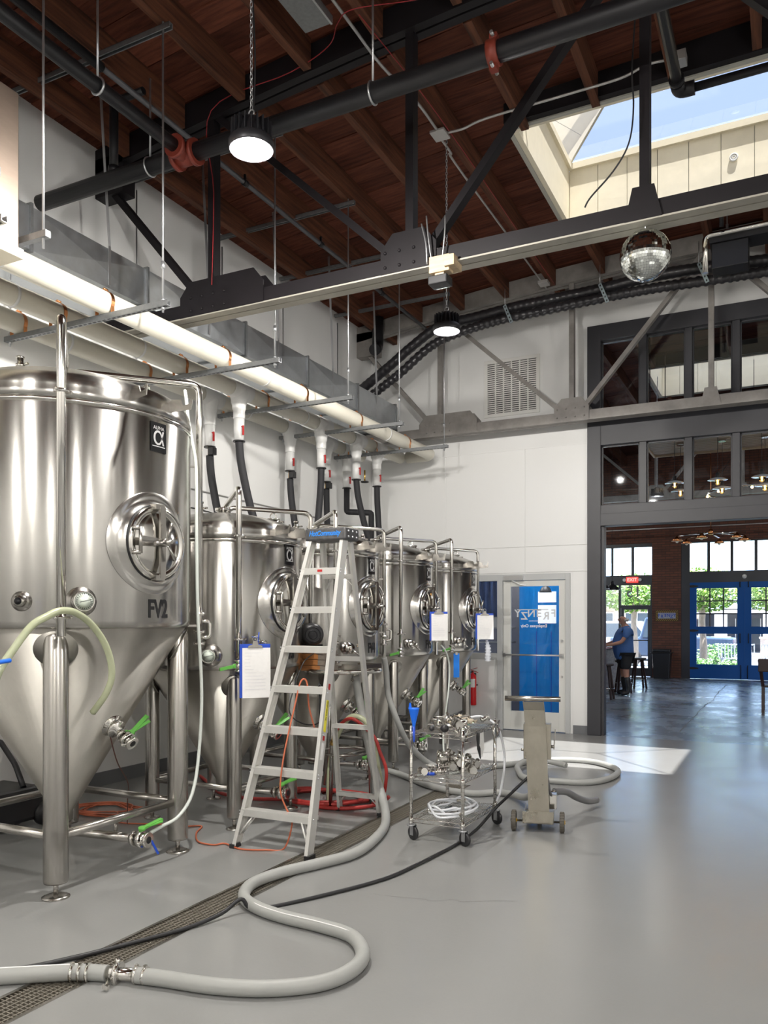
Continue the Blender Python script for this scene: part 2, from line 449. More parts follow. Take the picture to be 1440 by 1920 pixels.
WELL = mat('cream_painted_ply', (.86, .79, .62), .6, 0, var=.06, vs=10, bump=.05, bs=30)
WELLG = mat('grey_skylight_trim', (.42, .41, .36), .6, 0)
DOME = glass_mat('skylight_acrylic', (.20, .205, .215), haze=.018)
DOMET = glass_mat('opal_skylight_acrylic', (.02, .02, .02), haze=.085)
def skylight(h, par, dm):
    x0, x1, y0, y1 = h; zb = zc((x0 + x1) / 2) - .0; zt = zb + .60
    r = root('skylight_well', ((x0 + x1) / 2, (y0 + y1) / 2, zb)); r.parent = par; ORG[r] = V(r.location)
    t = .05
    for a, b, c, d in ((x0 - t, x0, y0 - t, y1 + t), (x1, x1 + t, y0 - t, y1 + t), (x0, x1, y0 - t, y0)):
        ob('well_wall', MB().b2((a, c, zb), (b, d, zt)), WELL, r)
    n = 8; wx = (x1 - x0) / n
    for k in range(n):
        ob('well_board', MB().b2((x0 + k * wx + .003, y1, zb), (x0 + (k + 1) * wx - .003, y1 + .025, zt)), WELL, r)
    ob('well_backing', MB().b2((x0, y1 + .025, zb), (x1, y1 + t, zt)), WELLG, r)
    tr = MB()
    for a, b, c, d in ((x0 - .09, x0 - t, y0 - .09, y1 + .09), (x1 + t, x1 + .09, y0 - .09, y1 + .09), (x0 - .09, x1 + .09, y0 - .09, y0 - t), (x0 - .09, x1 + .09, y1 + t, y1 + .09)):
        tr.b2((a, c, zb - .01), (b, d, zb + .03))
    ob('well_trim', tr, WELLG, r)
    cb = MB()
    for a, b, c, d in ((x0 - t, x0 + .035, y0, y1), (x1 - .035, x1 + t, y0, y1), (x0 + .035, x1 - .035, y0 - t, y0 + .035), (x0 + .035, x1 - .035, y1 - .035, y1 + t)):
        cb.b2((a, c, zt), (b, d, zt + .07))
    ob('curb', cb, WELL, r)
    zz = zt + .07; rz = zz + .42; ym = (y0 + y1) / 2; ins = .9
    A, B, C_, D = (x0, y0, zz), (x1, y0, zz), (x1, y1, zz), (x0, y1, zz); E_, F_ = (x0 + ins, ym, rz), (x1 - ins, ym, rz)
    for q in ((A, B, F_, E_), (B, C_, F_), (C_, D, E_, F_), (D, A, E_)):
        ob('dome_pane', MB().add(q, [tuple(range(len(q)))]), dm, r)
    rib = MB()
    for p, q in ((A, E_), (D, E_), (B, F_), (C_, F_), (E_, F_)): rib.cyl(p, q, .012, 6)
    ob('dome_rib', rib, WELLG, r)
    hd = MB().b2((x0 - .09, y0 - .16, zb + .005), (x1 + .5, y0 - .09, zb + DK + .02)).b2((x0 - .09, y1 + .09, zb + .005), (x1 + .5, y1 + .16, zb + DK + .02))
    ob('header_beam', hd, TRUSS, r)
    return r
for h in SKY: skylight(h, ceil, DOME)
for h in SKT: skylight(h, ceilt, DOMET)
# small ring eye on the boards of the skylight in view
rg = MB().tor(.035, .010, fr((-.52, 9.185, 6.41), (0, -1, 0)), 18, 6).tor(.016, .008, fr((-.52, 9.185, 6.41), (0, -1, 0)), 12, 6)
tag(ob('wall_ring', rg, WHITEP, None, (-.52, 9.2, 6.41)), 'small white ring fixed to the cream boards inside the skylight', 'ring')

# ---- glazed partition towards the taproom
w1 = root('window_1', (0, YB, 0), kind='structure')
ya, yb2 = YB - .05, YB + .15
ob('jamb', MB().b2((-2.46, ya, 0), (-2.28, yb2, 5.56)), CHAR, w1, bev=.004)
ob('jamb', MB().b2((OPR - .18, ya, 0), (OPR, yb2, 5.56)), CHAR, w1, bev=.004)
ob('inner_jamb', MB().b2((-2.28, YB, 0), (-2.245, yb2, 2.84)), CHAR, w1)
for z0, z1 in ((5.35, 5.56), (3.93, 4.33), (2.84, 3.12)):
    ob('rail', MB().b2((-2.28, ya, z0), (OPR - .18, yb2, z1)), CHAR, w1, bev=.004)
ob('rail', MB().b2((-2.28, ya - .012, 2.84), (OPR - .18, ya, 3.0)), CHAR, w1, bev=.003)
MU = [-1.735, -1.166, -.60, -.03, .535, 1.10, 1.665]
GLS = glass_mat('window_glass', (.93, .95, .97))
for z0, z1 in ((3.12, 3.93), (4.33, 5.35)):
    for x in MU: ob('mullion', MB().b2((x - .045, YB - .02, z0), (x + .045, yb2, z1)), CHAR, w1, bev=.003)
    e = [-2.28] + MU + [OPR - .18]
    for i in range(len(e) - 1):
        a = e[i] + (.045 if i else 0); b = e[i + 1] - (.045 if i < len(e) - 2 else 0)
        ob('pane', MB().b2((a, YB + .055, z0), (b, YB + .061, z1)), GLS, w1)
        st = MB()
        for q in ((a, z0, a + .018, z1), (b - .018, z0, b, z1), (a, z0, b, z0 + .018), (a, z1 - .018, b, z1)): st.b2((q[0], YB + .03, q[1]), (q[2], YB + .06, q[3]))
        ob('glazing_bead', st, CHAR, w1)

# ---- glazed door with sidelight in the back wall
FRM = mat('grey_painted_door_frame', (.50, .51, .51), .45)
DRL = mat('pale_door_leaf', (.66, .66, .63), .42)
SILV = mat('silver_hardware', (.62, .62, .62), .3, .9)
d1 = root('door_1', (-3.22, YB, 0), kind='structure')
for a, b, z0, z1 in ((-3.75, -3.67, 0, 2.22), (-2.765, -2.70, 0, 2.22), (-3.67, -2.765, 2.13, 2.22)):
    ob('door_frame', MB().b2((a, YB - .03, z0), (b, YB + .12, z1)), FRM, d1, bev=.003)
lf = root('door_leaf', (-3.22, YB, 0)); lf.parent = d1; lf.location = (0, 0, 0); ORG[lf] = V((-3.22, YB, 0))
for a, b, z0, z1 in ((-3.665, -3.555, .01, 2.125), (-2.86, -2.77, .01, 2.125), (-3.555, -2.86, .01, .275), (-3.555, -2.86, 2.045, 2.125)):
    ob('leaf_rail', MB().b2((a, YB - .005, z0), (b, YB + .04, z1)), DRL, lf, bev=.003)
ob('door_glass', MB().b2((-3.555, YB + .015, .275), (-2.86, YB + .021, 2.045)), GLS, lf)
pb = MB().cyl((-3.65, YB - .05, 1.075), (-2.80, YB - .05, 1.075), .012, 10)
for x in (-3.64, -2.81): pb.b2((x - .02, YB - .06, 1.05), (x + .02, YB - .005, 1.10))
ob('push_bar', pb, SILV, lf)
ob('door_closer', MB().b2((-3.63, YB - .075, 2.13), (-3.36, YB - .03, 2.20)).bar((-3.52, YB - .06, 2.13), (-3.40, YB - .05, 2.07), .02, .012).bar((-3.40, YB - .05, 2.07), (-3.33, YB - .02, 2.06), .02, .012), SILV, lf)
ob('lock', MB().cyl((-2.815, YB - .02, 1.28), (-2.815, YB, 1.28), .02, 12).cyl((-2.815, YB - .02, .78), (-2.815, YB, .78), .014, 12), SILV, lf)
def logo(M, s, mirror):
    """F R reversed-E N Z Y with a drooping R and Z and a long bar over the letters"""
    d = -1 if mirror else 1
    mb = MB()
    for ch, x, y, mir in (('F', -2.55, .1, 0), ('R', -1.55, -.18, 0), ('E', -.5, .1, 1), ('N', .55, .1, 0), ('Z', 1.55, -.18, 0), ('Y', 2.5, .1, 0)):
        t = text_mb(ch, s * 1.2, M @ T(d * x * s * .82, y * s, 0), .0008, mirror=bool(mir) != mirror, bold=.02 * s)
        mb.add(t.v, t.f)
    mb.box((d * .3 * s, .56 * s, 0), (3.6 * s, .09 * s, .0016), M)
    return mb
MD = fr((-3.22, YB + .009, 1.60), (0, -1, 0), (1, 0, 0))
LETG = mat('frosted_vinyl', (.62, .63, .64), .6)
ob('lettering', logo(MD @ T(.02, .045, 0), .125, True), LETG, lf)
ob('lettering', text_mb('Employees Only', .058, MD @ T(.0, -.115, 0), .0008, mirror=True, bold=.001), WHITEM, lf)
ob('lettering', text_mb('BREWING', .022, MD @ T(.0, -.045, 0), .0008, mirror=True, sx=1.5), WHITEM, lf)
# sidelight
w2 = root('window_2', (-4.3, YB, 1.0), kind='structure')
for a, b, z0, z1 in ((-4.93, -4.87, 1.0, 2.22), (-4.87, -3.75, 1.0, 1.09), (-4.87, -3.75, 2.13, 2.22)):
    ob('window_frame', MB().b2((a, YB - .025, z0), (b, YB + .1, z1)), FRM, w2, bev=.003)
ob('pane', MB().b2((-4.87, YB + .02, 1.09), (-3.75, YB + .026, 2.13)), GLS, w2)

# ---- small office behind that door (also a wall of the taproom)
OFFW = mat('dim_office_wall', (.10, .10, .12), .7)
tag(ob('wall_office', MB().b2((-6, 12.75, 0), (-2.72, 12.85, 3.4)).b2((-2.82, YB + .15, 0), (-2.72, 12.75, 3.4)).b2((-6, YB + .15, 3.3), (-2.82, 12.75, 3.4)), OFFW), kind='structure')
BLUD = mat('blue_door_paint', (.002, .22, .66), .22, 0, coat=.4)
FROST = mat('emissive_frosted_pane', (.9, .9, .9), .4, 0, emit=(.95, .98, 1), es=.35)  # emission stands in for daylight behind the door panes
d2 = root('door_2', (-3.15, 11.75, 0), kind='structure')
ob('leaf', MB().b2((-3.62, 11.72, 0), (-2.84, 11.76, 2.2)), BLUD, d2)
for a, b, z0, z1 in ((-3.33, -3.06, 1.52, 1.79), (-3.33, -3.06, 1.83, 1.99), (-3.0, -2.86, 1.52, 1.79), (-3.0, -2.86, 1.83, 1.99)):
    ob('glow_pane', MB().b2((a, 11.705, z0), (b, 11.72, z1)), FROST, d2)
ob('groove', MB().b2((-3.14, 11.712, .1), (-3.13, 11.72, 1.4)).b2((-3.36, 11.712, .1), (-3.35, 11.72, 1.4)), BLUP, d2)
pl = root('pendant_lamp', (-3.16, 11.5, 1.98), 'dark dome pendant lamp behind the glass of the blue door', 'lamp')
ob('shade', MB().lathe([(.01, .10), (.03, .09), (.06, .07), (.085, .02), (.09, 0)], 20, T(-3.16, 11.5, 1.97)), CHAR, pl)
ob('cord', MB().cyl((-3.16, 11.5, 2.06), (-3.16, 11.5, 3.3), .004, 6), BLKP, pl)
ol = root('added_office_lamp', (-3.75, 11.46, 3.0), 'unseen flat lamp added in the small office to brighten the blue door', 'lamp')  # added lamp, hidden above the door head, to brighten the blue door
ob('tray', MB().b2((-4.5, 11.36, 3.24), (-3.0, 11.56, 3.30)), WHITEP, ol, bev=.01)
ob('diffuser', MB().b2((-4.45, 11.38, 3.22), (-3.05, 11.54, 3.24)), FROST, ol)
for lx, ly in ((-3.2, 11.42), (-4.3, 11.5)):  # added fill lights for the office, out of sight
    pd_ = bpy.data.lights.new('added_office_light', 'POINT'); pd_.energy = 26; pd_.shadow_soft_size = .04; pd_.color = (1, .97, .93)
    po = bpy.data.objects.new('added_office_light', pd_); COL.objects.link(po); po.location = (lx, ly, 2.95)
# curtain and shelf seen through the sidelight
CURT = mat('navy_curtain', (.03, .06, .16), .6)
cu = MB(); n = 60
P0 = [(-4.85 + 1.0 * k / n, 11.62 + .035 * sin(k * 1.1) + .015 * sin(k * 2.7)) for k in range(n + 1)]
cu.add([(x, y, z) for z in (1.62, 2.6) for x, y in P0], [(k, k + 1, n + 2 + k, n + 1 + k) for k in range(n)], None, True)
tag(ob('curtain', cu, CURT, None, (-4.35, 11.62, 1.6)), 'navy blue curtain hanging behind the sidelight window', 'curtain')
sh = root('wire_rack', (-4.3, 11.7, 0), 'steel wire rack behind the sidelight window', 'rack')
for z in (.35, 1.22, 1.44): ob('shelf', MB().b2((-4.85, 11.66, z), (-3.75, 11.95, z + .02)), ROD, sh)
for x in (-4.85, -3.77): ob('post', MB().cyl((x, 11.68, 0), (x, 11.68, 1.7), .012, 8), ROD, sh)
bx = root('cardboard_box', (-3.95, 11.76, 1.24), 'small pale box on the wire rack behind the sidelight', 'box')
ob('carton', MB().b2((-4.06, 11.68, 1.46), (-3.92, 11.8, 1.72)), WHITEP, bx)
for k in range(5):
    bt = root('can', (-3.86 + .02 * 0, 11.7, 1.46), 'slim can on the upper shelf of the rack behind the sidelight', 'can', 'cans on the rack behind the sidelight')
    x = -3.895 + .026 * k
    bt.location = (x, 11.69, 1.46); ORG[bt] = V(bt.location)
    ob('can_body', MB().lathe([(.009, 0), (.011, .005), (.011, .10), (.008, .108)], 10, T(x, 11.69, 1.46)), mat('mint_can', (.35, .6, .5), .35, .3), bt)

# ================================================================== ROOF TRUSSES
def truss(Y, label, dark, xl=XL, xr=XR, th=.16):
    t = root('roof_truss', (0, Y, 4.19), label, 'truss')
    wm = TRUSS if dark else TRUSS_LIT
    zb = 4.19
    ob('bottom_chord', MB().b2((xl, Y - th / 2, zb + .012), (xr, Y - .02, zb + .13)).b2((xl, Y + .02, zb + .012), (xr, Y + th / 2, zb + .13)), wm, t)
    for s in (-1, 1):
        ob('chord_flange', MB().b2((xl, Y + s * .048 - .042, zb), (xr, Y + s * .048 + .042, zb + .012)), CHAN if dark else TRUSS_LIT, t)
    tc = MB(); N = 16
    for k in range(N):
        a = xl + (xr - xl) * k / N; b = xl + (xr - xl) * (k + 1) / N
        for s in (-1, 1):
            vs = [(x, Y + s * .045 + d, zc(x) + z) for x in (a, b) for d in (-.035, .035) for z in (-.0, .22)]
            tc.add(vs, [(0, 1, 3, 2), (4, 6, 7, 5), (0, 4, 5, 1), (2, 3, 7, 6), (0, 2, 6, 4), (1, 5, 7, 3)])
    ob('top_chord', tc, wm, t)
    B = [-4.47, -2.58, -.86, .95, 2.75, 4.6]
    for x in B:
        ob('vertical', MB().b2((x - .032, Y - .045, zb + .1), (x + .032, Y + .045, zc(x) + .06)), wm, t)
    dg = [((xl + .1, 5.62), (B[0] - .1, 4.33)), ((B[0] + .03, zc(B[0]) + .05), (B[1] - .12, 4.33)), ((B[1] + .12, 4.33), (B[2] - .05, zc(B[2]) + .05)),
          ((B[2] + .05, zc(B[2]) + .05), (B[3] - .1, 4.33)), ((B[3] + .1, 4.33), (B[4] - .05, zc(B[4]))), ((B[4] + .05, zc(B[4])), (B[5] - .1, 4.33)), ((B[5] + .1, 4.33), (xr - .1, 5.62))]
    for (a, za), (b, zb_) in dg:
        ob('diagonal', MB().bar((a, Y, za), (b, Y, zb_), .085, .055, (0, 0, 1)), wm, t)
    for x in (B[0], B[1]):
        a_, b_ = (.30, .58) if x == B[0] else (.22, .24)
        g = [(x - a_, 4.2), (x + b_, 4.2), (x + b_, 4.38), (x + b_ - .10, 4.50), (x - a_ + .10, 4.50), (x - a_, 4.38)]
        for y in (Y - th / 2 - .012, Y + th / 2):
            ob('gusset', xzprism(g, y, .012), wm, t)
        for i in range(4):
            for j in range(2):
                bl = MB().sph((x - .18 + .12 * i, Y - th / 2 - .014, 4.25 + .11 * j), .013, 5)
                ob('bolt', bl, wm, t)
    for x in (B[2], B[3]):
        g = [(x - .12, 4.2), (x + .12, 4.2), (x + .07, 4.42), (x - .07, 4.42)]
        ob('gusset', xzprism(g, Y - th / 2 - .012, .012), wm, t)
    ob('heel_plate', MB().b2((xl, Y - .08, 5.5), (xl + .34, Y + .08, 5.86)), wm, t)
    return t
truss(5.6, 'dark steel roof truss crossing above the tanks, mirror ball hung under it', True)
truss(10.7, 'steel roof truss toned grey as if lit, close in front of the white back wall', False)
truss(.5, 'dark steel roof truss over the camera end of the room', True)
truss(18.3, 'grey steel roof truss in the taproom seen through the upper panes', False, -8.0, 8.0)
# ================================================================== OVERHEAD SERVICES
PX = [-4.65, -5.15, -5.6]; PZ_, PR = 3.97, .085
SY = [3.15, 4.52, 5.95, 7.28, 8.50, 9.87]
# insulated pipes
def pipe_thing(pts, label, fittings, name='insulated_pipe', mt=PVC):
    p = pts[0]; t = root(name, p, label, 'pipe', 'insulated pipes over the tanks')
    ob('jacket', MB().tube(fil(pts, .16, 8), PR, 20), mt, t)
    for y in fittings:
        x = p[0]
        ob('joint_band', MB().cyl((x, y - .012, PZ_), (x, y + .012, PZ_), PR + .003, 20), PVCF, t)
    return t
pa = pipe_thing([(PX[0], -2, PZ_), (PX[0], 10.80, PZ_), (PX[1] + .1, 10.80, PZ_)], 'white insulated pipe nearest the aisle, its far end turning back', [3.6, 6.6, 9.3])
pb_ = pipe_thing([(PX[1], -2, PZ_), (PX[1], 10.78, PZ_)], 'white insulated pipe in the middle of the three over the tanks', [4.1, 5.4, 8.1])
pc_ = pipe_thing([(PX[2], -2, PZ_), (PX[2], 10.4, PZ_)], 'white insulated pipe closest to the left wall over the tanks', [5.0, 7.6])

# branch drops: x, y, hose end dx dy, valve type
DROP = [(2, 6.94, .30, -.05, 'v'), (1, 6.86, .12, .25, 'h'), (2, 8.51, .25, -.1, 'v'), (1, 8.52, .05, -.25, 's'), (2, 9.40, .1, -.1, 'v'), (2, 9.96, 0, 0, 'z'), (1, 9.42, .18, .25, 'h'), (1, 10.02, .05, .05, 's')]
LB = ['first drop hose from the left, valve under a white tee', 'second drop hose from the left, straight under its tee', 'third drop hose from the left, with brass valve', 'fourth drop hose, thick and upright behind the ladder top',
      'fifth drop hose, half hidden behind the fourth', 'zigzag black drop hose bending sideways near the corner', 'slanting drop hose crossing the zigzag one', 'rightmost drop hose, plain and upright']
for i, (k, y, dx, dy, ty) in enumerate(DROP):
    x = PX[k]; z0 = 3.44
    t = root('pipe_drop', (x, y, 2.0), 'black insulated ' + LB[i], 'pipe', 'drops from the insulated pipes')
    ob('tee_fitting', MB().tube([(x, y - .16, PZ_), (x, y + .16, PZ_)], PR + .008, 20).tube(spl([(x, y, PZ_), (x, y, PZ_ - .10), (x, y, PZ_ - .22), (x, y, PZ_ - .30)], 4), [.093] * 4 + [.085] * 2 + [.072] * 2 + [.062] * 5, 18), PVCF, t)
    ob('sleeve', MB().cyl((x, y, PZ_ - .28), (x, y, z0), .058, 18, .052), PVCF, t)
    ob('collar', MB().cyl((x, y, z0 - .012), (x, y, z0), .064, 18), BLKP, t)
    ob('red_handle', MB().box((x + .068, y - .02, z0 + .10), (.014, .022, .10)).cyl((x + .04, y - .02, z0 + .14), (x + .07, y - .02, z0 + .14), .008, 8), REDP, t, bev=.004)
    zt = z0
    if ty == 'v':
        ob('brass_valve', MB().cyl((x, y, z0 - .10), (x, y, z0), .022, 10), BRASS, t)
        ob('actuator', MB().box((x + .05, y - .02, z0 - .06), (.07, .07, .08)), BLKP, t, bev=.006)
        zt = z0 - .10
    if ty == 'z':
        pts = fil([(x, y, zt), (x, y, 3.10), (x + .33, y + .12, 3.08), (x + .33, y + .12, 2.05)], .03, 3)
    else:
        pts = spl([(x, y, zt), (x + dx * .1, y + dy * .1, zt - .25), (x + dx * .5, y + dy * .5, zt - .7), (x + dx, y + dy, zt - 1.1), (x + dx, y + dy, zt - 1.5)], 6)
    ob('insulated_hose', MB().tube(pts, .042, 14), RUBB, t)
# gauge on the wall pipe
t = root('hand_wheel', (-5.15, 9.7, 3.5), 'small black hand wheel beside the drops near the corner', 'valve')
ob('wheel', MB().tor(.05, .008, T(-5.2, 9.75, 3.46)).bar((-5.25, 9.75, 3.46), (-5.15, 9.75, 3.46), .01, .01), BLKP, t)
ob('stem', MB().cyl((-5.2, 9.75, 3.46), (-5.2, 9.75, 3.62), .012, 8), BRASS, t)

# trapeze hangers
HN = ['out of frame', 'nearest, above the large tank', 'second from the left, above the ladder-side tank', 'third, in the middle of the row', 'fourth, towards the back wall', 'farthest, by the pipe ends']
for i, y in enumerate(SY):
    t = root('trapeze_hanger', (-4.06, y, 3.84), 'slotted strut hanger under the white pipes, ' + HN[i], 'hanger', 'strut hangers under the pipes')
    x0, x1 = -5.75, -4.02
    ob('channel', MB().b2((x0, y - .0205, 3.84), (x1, y - .0165, 3.881)).b2((x0, y + .0165, 3.84), (x1, y + .0205, 3.881)).b2((x0, y - .0165, 3.84), (x1, y + .0165, 3.844)), GALVD, t)
    sl_ = MB()
    for k in range(34): sl_.b2((x0 + .03 + .05 * k, y - .007, 3.8385), (x0 + .058 + .05 * k, y + .007, 3.8402))
    ob('slots', sl_, BLACKM, t)
    for x in (-4.075, -5.70):
        zt = zc(x) + .02
        ob('threaded_rod', MB().cyl((x, y, 3.80), (x, y, zt), .0075, 8), ROD, t)
        for za_, zb2 in ((3.885, 3.90), (3.82, 3.838), (4.12, 4.17)): ob('nut', MB().cyl((x, y, za_), (x, y, zb2), .015, 6), ROD, t)
    ob('ceiling_channel', MB().b2((x0, y - .02, zc(-4.1) - .07), (-4.0, y - .012, zc(-4.1) - .03)).b2((x0, y + .012, zc(-4.1) - .07), (-4.0, y + .02, zc(-4.1) - .03)).b2((x0, y - .02, zc(-4.1) - .034), (-4.0, y + .02, zc(-4.1) - .03)), GALVD, t)
    for x in PX:
        R = PR + .004
        P = [V((x + R * sin(a), y, PZ_ + R * cos(a))) for a in [radians(-115 + 230 * k / 20) for k in range(21)]]
        P = [V((P[0].x, y, 3.88))] + P + [V((P[-1].x, y, 3.88))]
        mb = MB()
        for a, b in zip(P[:-1], P[1:]):
            if (b - a).length > 1e-6: mb.bar(a, b, .032, .003, ((a + b) / 2 - V((x, y, PZ_))))
        ob('copper_strap', mb, COPP, t)
        ob('strap_bolt', MB().cyl((x + .01, y - .02, PZ_ + R + .012), (x + .01, y + .02, PZ_ + R + .012), .008, 6).box((x, y, PZ_ + R + .008), (.03, .03, .014)), COPP, t)

# rectangular duct along the wall
dx0, dx1, dz0, dz1 = -5.72, -5.10, 4.345, 4.675
du = root('sheet_metal_duct', (-5.4, 7, dz0), 'galvanised rectangular air duct running along the left wall above the pipes', 'duct')
ys = [-1.9, -.68, .54, 1.76, 3.0, 4.22, 5.45, 6.90, 8.12, 9.36, 10.5]
for a, b in zip(ys[:-1], ys[1:]):
    g = .006; m = MB()
    c = [(dx0, dz0), (dx1, dz0), (dx1, dz1), (dx0, dz1)]
    for q in range(4):
        (xa, za), (xb_, zb_) = c[q], c[(q + 1) % 4]
        nx, nz = (zb_ - za), -(xb_ - xa); l = math.hypot(nx, nz); nx, nz = nx / l, nz / l
        ctr = ((xa + xb_) / 2 + nx * .016, (a + b) / 2, (za + zb_) / 2 + nz * .016)
        vs = [(xa, a + g, za), (xb_, a + g, zb_), (xb_, b - g, zb_), (xa, b - g, za), ctr]
        m.add(vs, [(1, 0, 4), (2, 1, 4), (3, 2, 4), (0, 3, 4)])
    ob('duct_section', m, GALV, du)
    f = MB()
    for p, q in (((dx0 - .02, dz0 - .02), (dx1 + .02, dz0)), ((dx0 - .02, dz1), (dx1 + .02, dz1 + .02)), ((dx0 - .02, dz0), (dx0, dz1)), ((dx1, dz0), (dx1 + .02, dz1))):
        f.b2((p[0], b - .012, p[1]), (q[0], b + .012, q[1]))
    ob('flange', f, GALVD, du)
el = MB(); N = 9; cx, cy = dx0 - .02, 10.5
for s in range(N):
    a0, a1 = (pi / 2) * s / N, (pi / 2) * (s + 1) / N
    vs = []
    for a in (a0, a1):
        for rr, z in ((.02, dz0), (dx1 - cx, dz0), (dx1 - cx, dz1), (.02, dz1)):
            vs.append((cx + rr * cos(a), cy + rr * .75 * sin(a), z))
    el.add(vs, [(0, 1, 5, 4), (1, 2, 6, 5), (2, 3, 7, 6), (3, 0, 4, 7)])
ob('elbow', el, GALV, du)
for y in (3.6, 5.0, 6.3, 7.5, 8.7, 9.9):
    ob('hanger_strap', MB().bar((dx1 + .012, y, dz0 + .02), (dx1 + .012, y, dz1 + .02), .028, .003, (1, 0, 0)).bar((dx1 + .01, y, dz1 + .02), (dx1 + .02, y - .12, zc(-5.1) + .26), .004, .026, (1, 0, 0)), ROD, du)

# boxed unit at the left edge of the picture
t = root('hanging_metal_cabinet', (-4.33, 2.5, 3.77), 'brushed metal cabinet hung from rods at the upper left edge', 'cabinet')
WARM = mat('warm_lit_panel', (.55, .44, .36), .35, .9, var=.15, vs=3, st=(1, 1, 4))  # warm light falling on the metal is painted into its base colour
ob('body', MB().b2((-4.5, 1.4, 3.80), (-4.16, 3.36, 4.74)), WARM, t, bev=.006)
ob('bottom_pan', MB().b2((-4.52, 1.38, 3.74), (-4.14, 3.38, 3.80)), WELL, t, bev=.004)
ob('support_channel', MB().b2((-4.55, 3.40, 3.86), (-3.98, 3.44, 3.90)), GALVD, t)
for x in (-4.02,): ob('threaded_rod', MB().cyl((x, 3.42, 3.8), (x, 3.42, zc(x) + .02), .0075, 8), ROD, t)

# sprinkler pipes
t = root('sprinkler_main', (-1.5, 4.9, 5.17), 'thick black sprinkler main crossing the room below the roof', 'pipe')
ob('pipe', MB().cyl((XL, 4.9, 5.17), (XR, 4.9, 5.17), .066, 16), IRON, t)
for x in (-1.68, 2.6):
    c = ob('red_coupling', MB().cyl((x - .035, 4.9, 5.17), (x + .035, 4.9, 5.17), .082, 16).box((x, 4.9, 5.265), (.05, .05, .04)).box((x, 4.9, 5.075), (.05, .05, .04)), REDI, t)
    for z in (5.268, 5.072): ob('coupling_bolt', MB().cyl((x, 4.84, z), (x, 4.96, z), .012, 8), ROD, c)
ob('red_tee', MB().cyl((-4.27, 4.9, 5.17), (-4.09, 4.9, 5.17), .080, 16).cyl((-4.18, 4.76, 5.17), (-4.18, 4.9, 5.17), .070, 16).cyl((-4.285, 4.9, 5.17), (-4.25, 4.9, 5.17), .098, 16).cyl((-4.11, 4.9, 5.17), (-4.075, 4.9, 5.17), .098, 16).cyl((-4.18, 4.75, 5.17), (-4.18, 4.785, 5.17), .088, 16), REDI, t)
ob('riser', MB().cyl((-4.94, 4.9, 5.17), (-4.94, 4.9, 5.80), .036, 12).cyl((-4.94, 4.9, 5.22), (-4.94, 4.9, 5.27), .046, 12), IRON, t)
ob('small_upper_pipe', MB().tube(fil([(-4.94, 4.9, 5.80), (-4.62, 4.9, 5.80)], .02), .03, 10), IRON, t)
for x in (-2.55, -4.55, .6):
    hg = MB()
    hg.tor(.070, .008, fr((x, 4.9, 5.17), (1, 0, 0)), 20, 6)
    hg.cyl((x, 4.9, 5.24), (x, 4.9, zc(x)), .008, 8)
    ob('clevis_hanger', hg, ROD, t)
t = root('sprinkler_branch', (-4.18, 3, 5.17), 'black sprinkler pipe running from the upper left corner to the red tee', 'pipe')
ob('pipe', MB().cyl((-4.18, -2, 5.17), (-4.18, 4.78, 5.17), .05, 14), IRON, t)
for y in (1.5, 4.0):
    ob('clevis_hanger', MB().tor(.055, .009, fr((-4.18, y, 5.17), (0, 1, 0)), 20, 6).cyl((-4.18, y, 5.225), (-4.18, y, zc(-4.18)), .008, 8), ROD, t)
t = root('sprinkler_line', (-4.66, 6, 5.75), 'thin grey sprinkler line high under the joists along the left side', 'pipe')
ob('pipe', MB().cyl((-4.66, -2, 5.75), (-4.66, 4.5, 5.75), .036, 12), IRON, t)
ob('thin_pipe', MB().cyl((-4.66, 4.5, 5.75), (-4.66, 10.6, 5.75), .022, 10), mat('grey_pipe_paint', (.10, .10, .11), .5, .3), t)
for y in (6.3, 7.7, 9.2):
    ob('sprinkler_head', MB().cyl((-4.66, y, 5.75), (-4.66, y, 5.83), .014, 8).cyl((-4.66, y - .03, 5.75), (-4.66, y + .03, 5.75), .03, 10), IRON, t)
t = root('sprinkler_elbow_pipe', (-.8, 6.9, 5.85), 'dark pipe with an elbow crossing under the skylight', 'pipe')
ob('pipe', MB().cyl((-.8, 3, 5.85), (-.8, 6.85, 5.85), .042, 14), IRON, t)
ob('elbow', MB().tube(fil([(-.8, 6.80, 5.85), (-.8, 6.92, 5.85), (-.68, 6.92, 5.85)], .07), .056, 14).cyl((-.8, 6.74, 5.85), (-.8, 6.78, 5.85), .06, 14), IRON, t)
ob('pipe', MB().cyl((-.7, 6.92, 5.85), (XR, 6.92, 5.85), .034, 12), IRON, t)

# round black flue stub
t = root('flue_stub', (-5.3, 10.35, 5.4), 'short black flue elbow hanging near the far left corner', 'flue')
ob('elbow', MB().tube(fil([(-5.33, 10.4, 5.95), (-5.33, 10.4, 5.52), (-5.28, 10.2, 5.42)], .12), .082, 18), IRON, t)

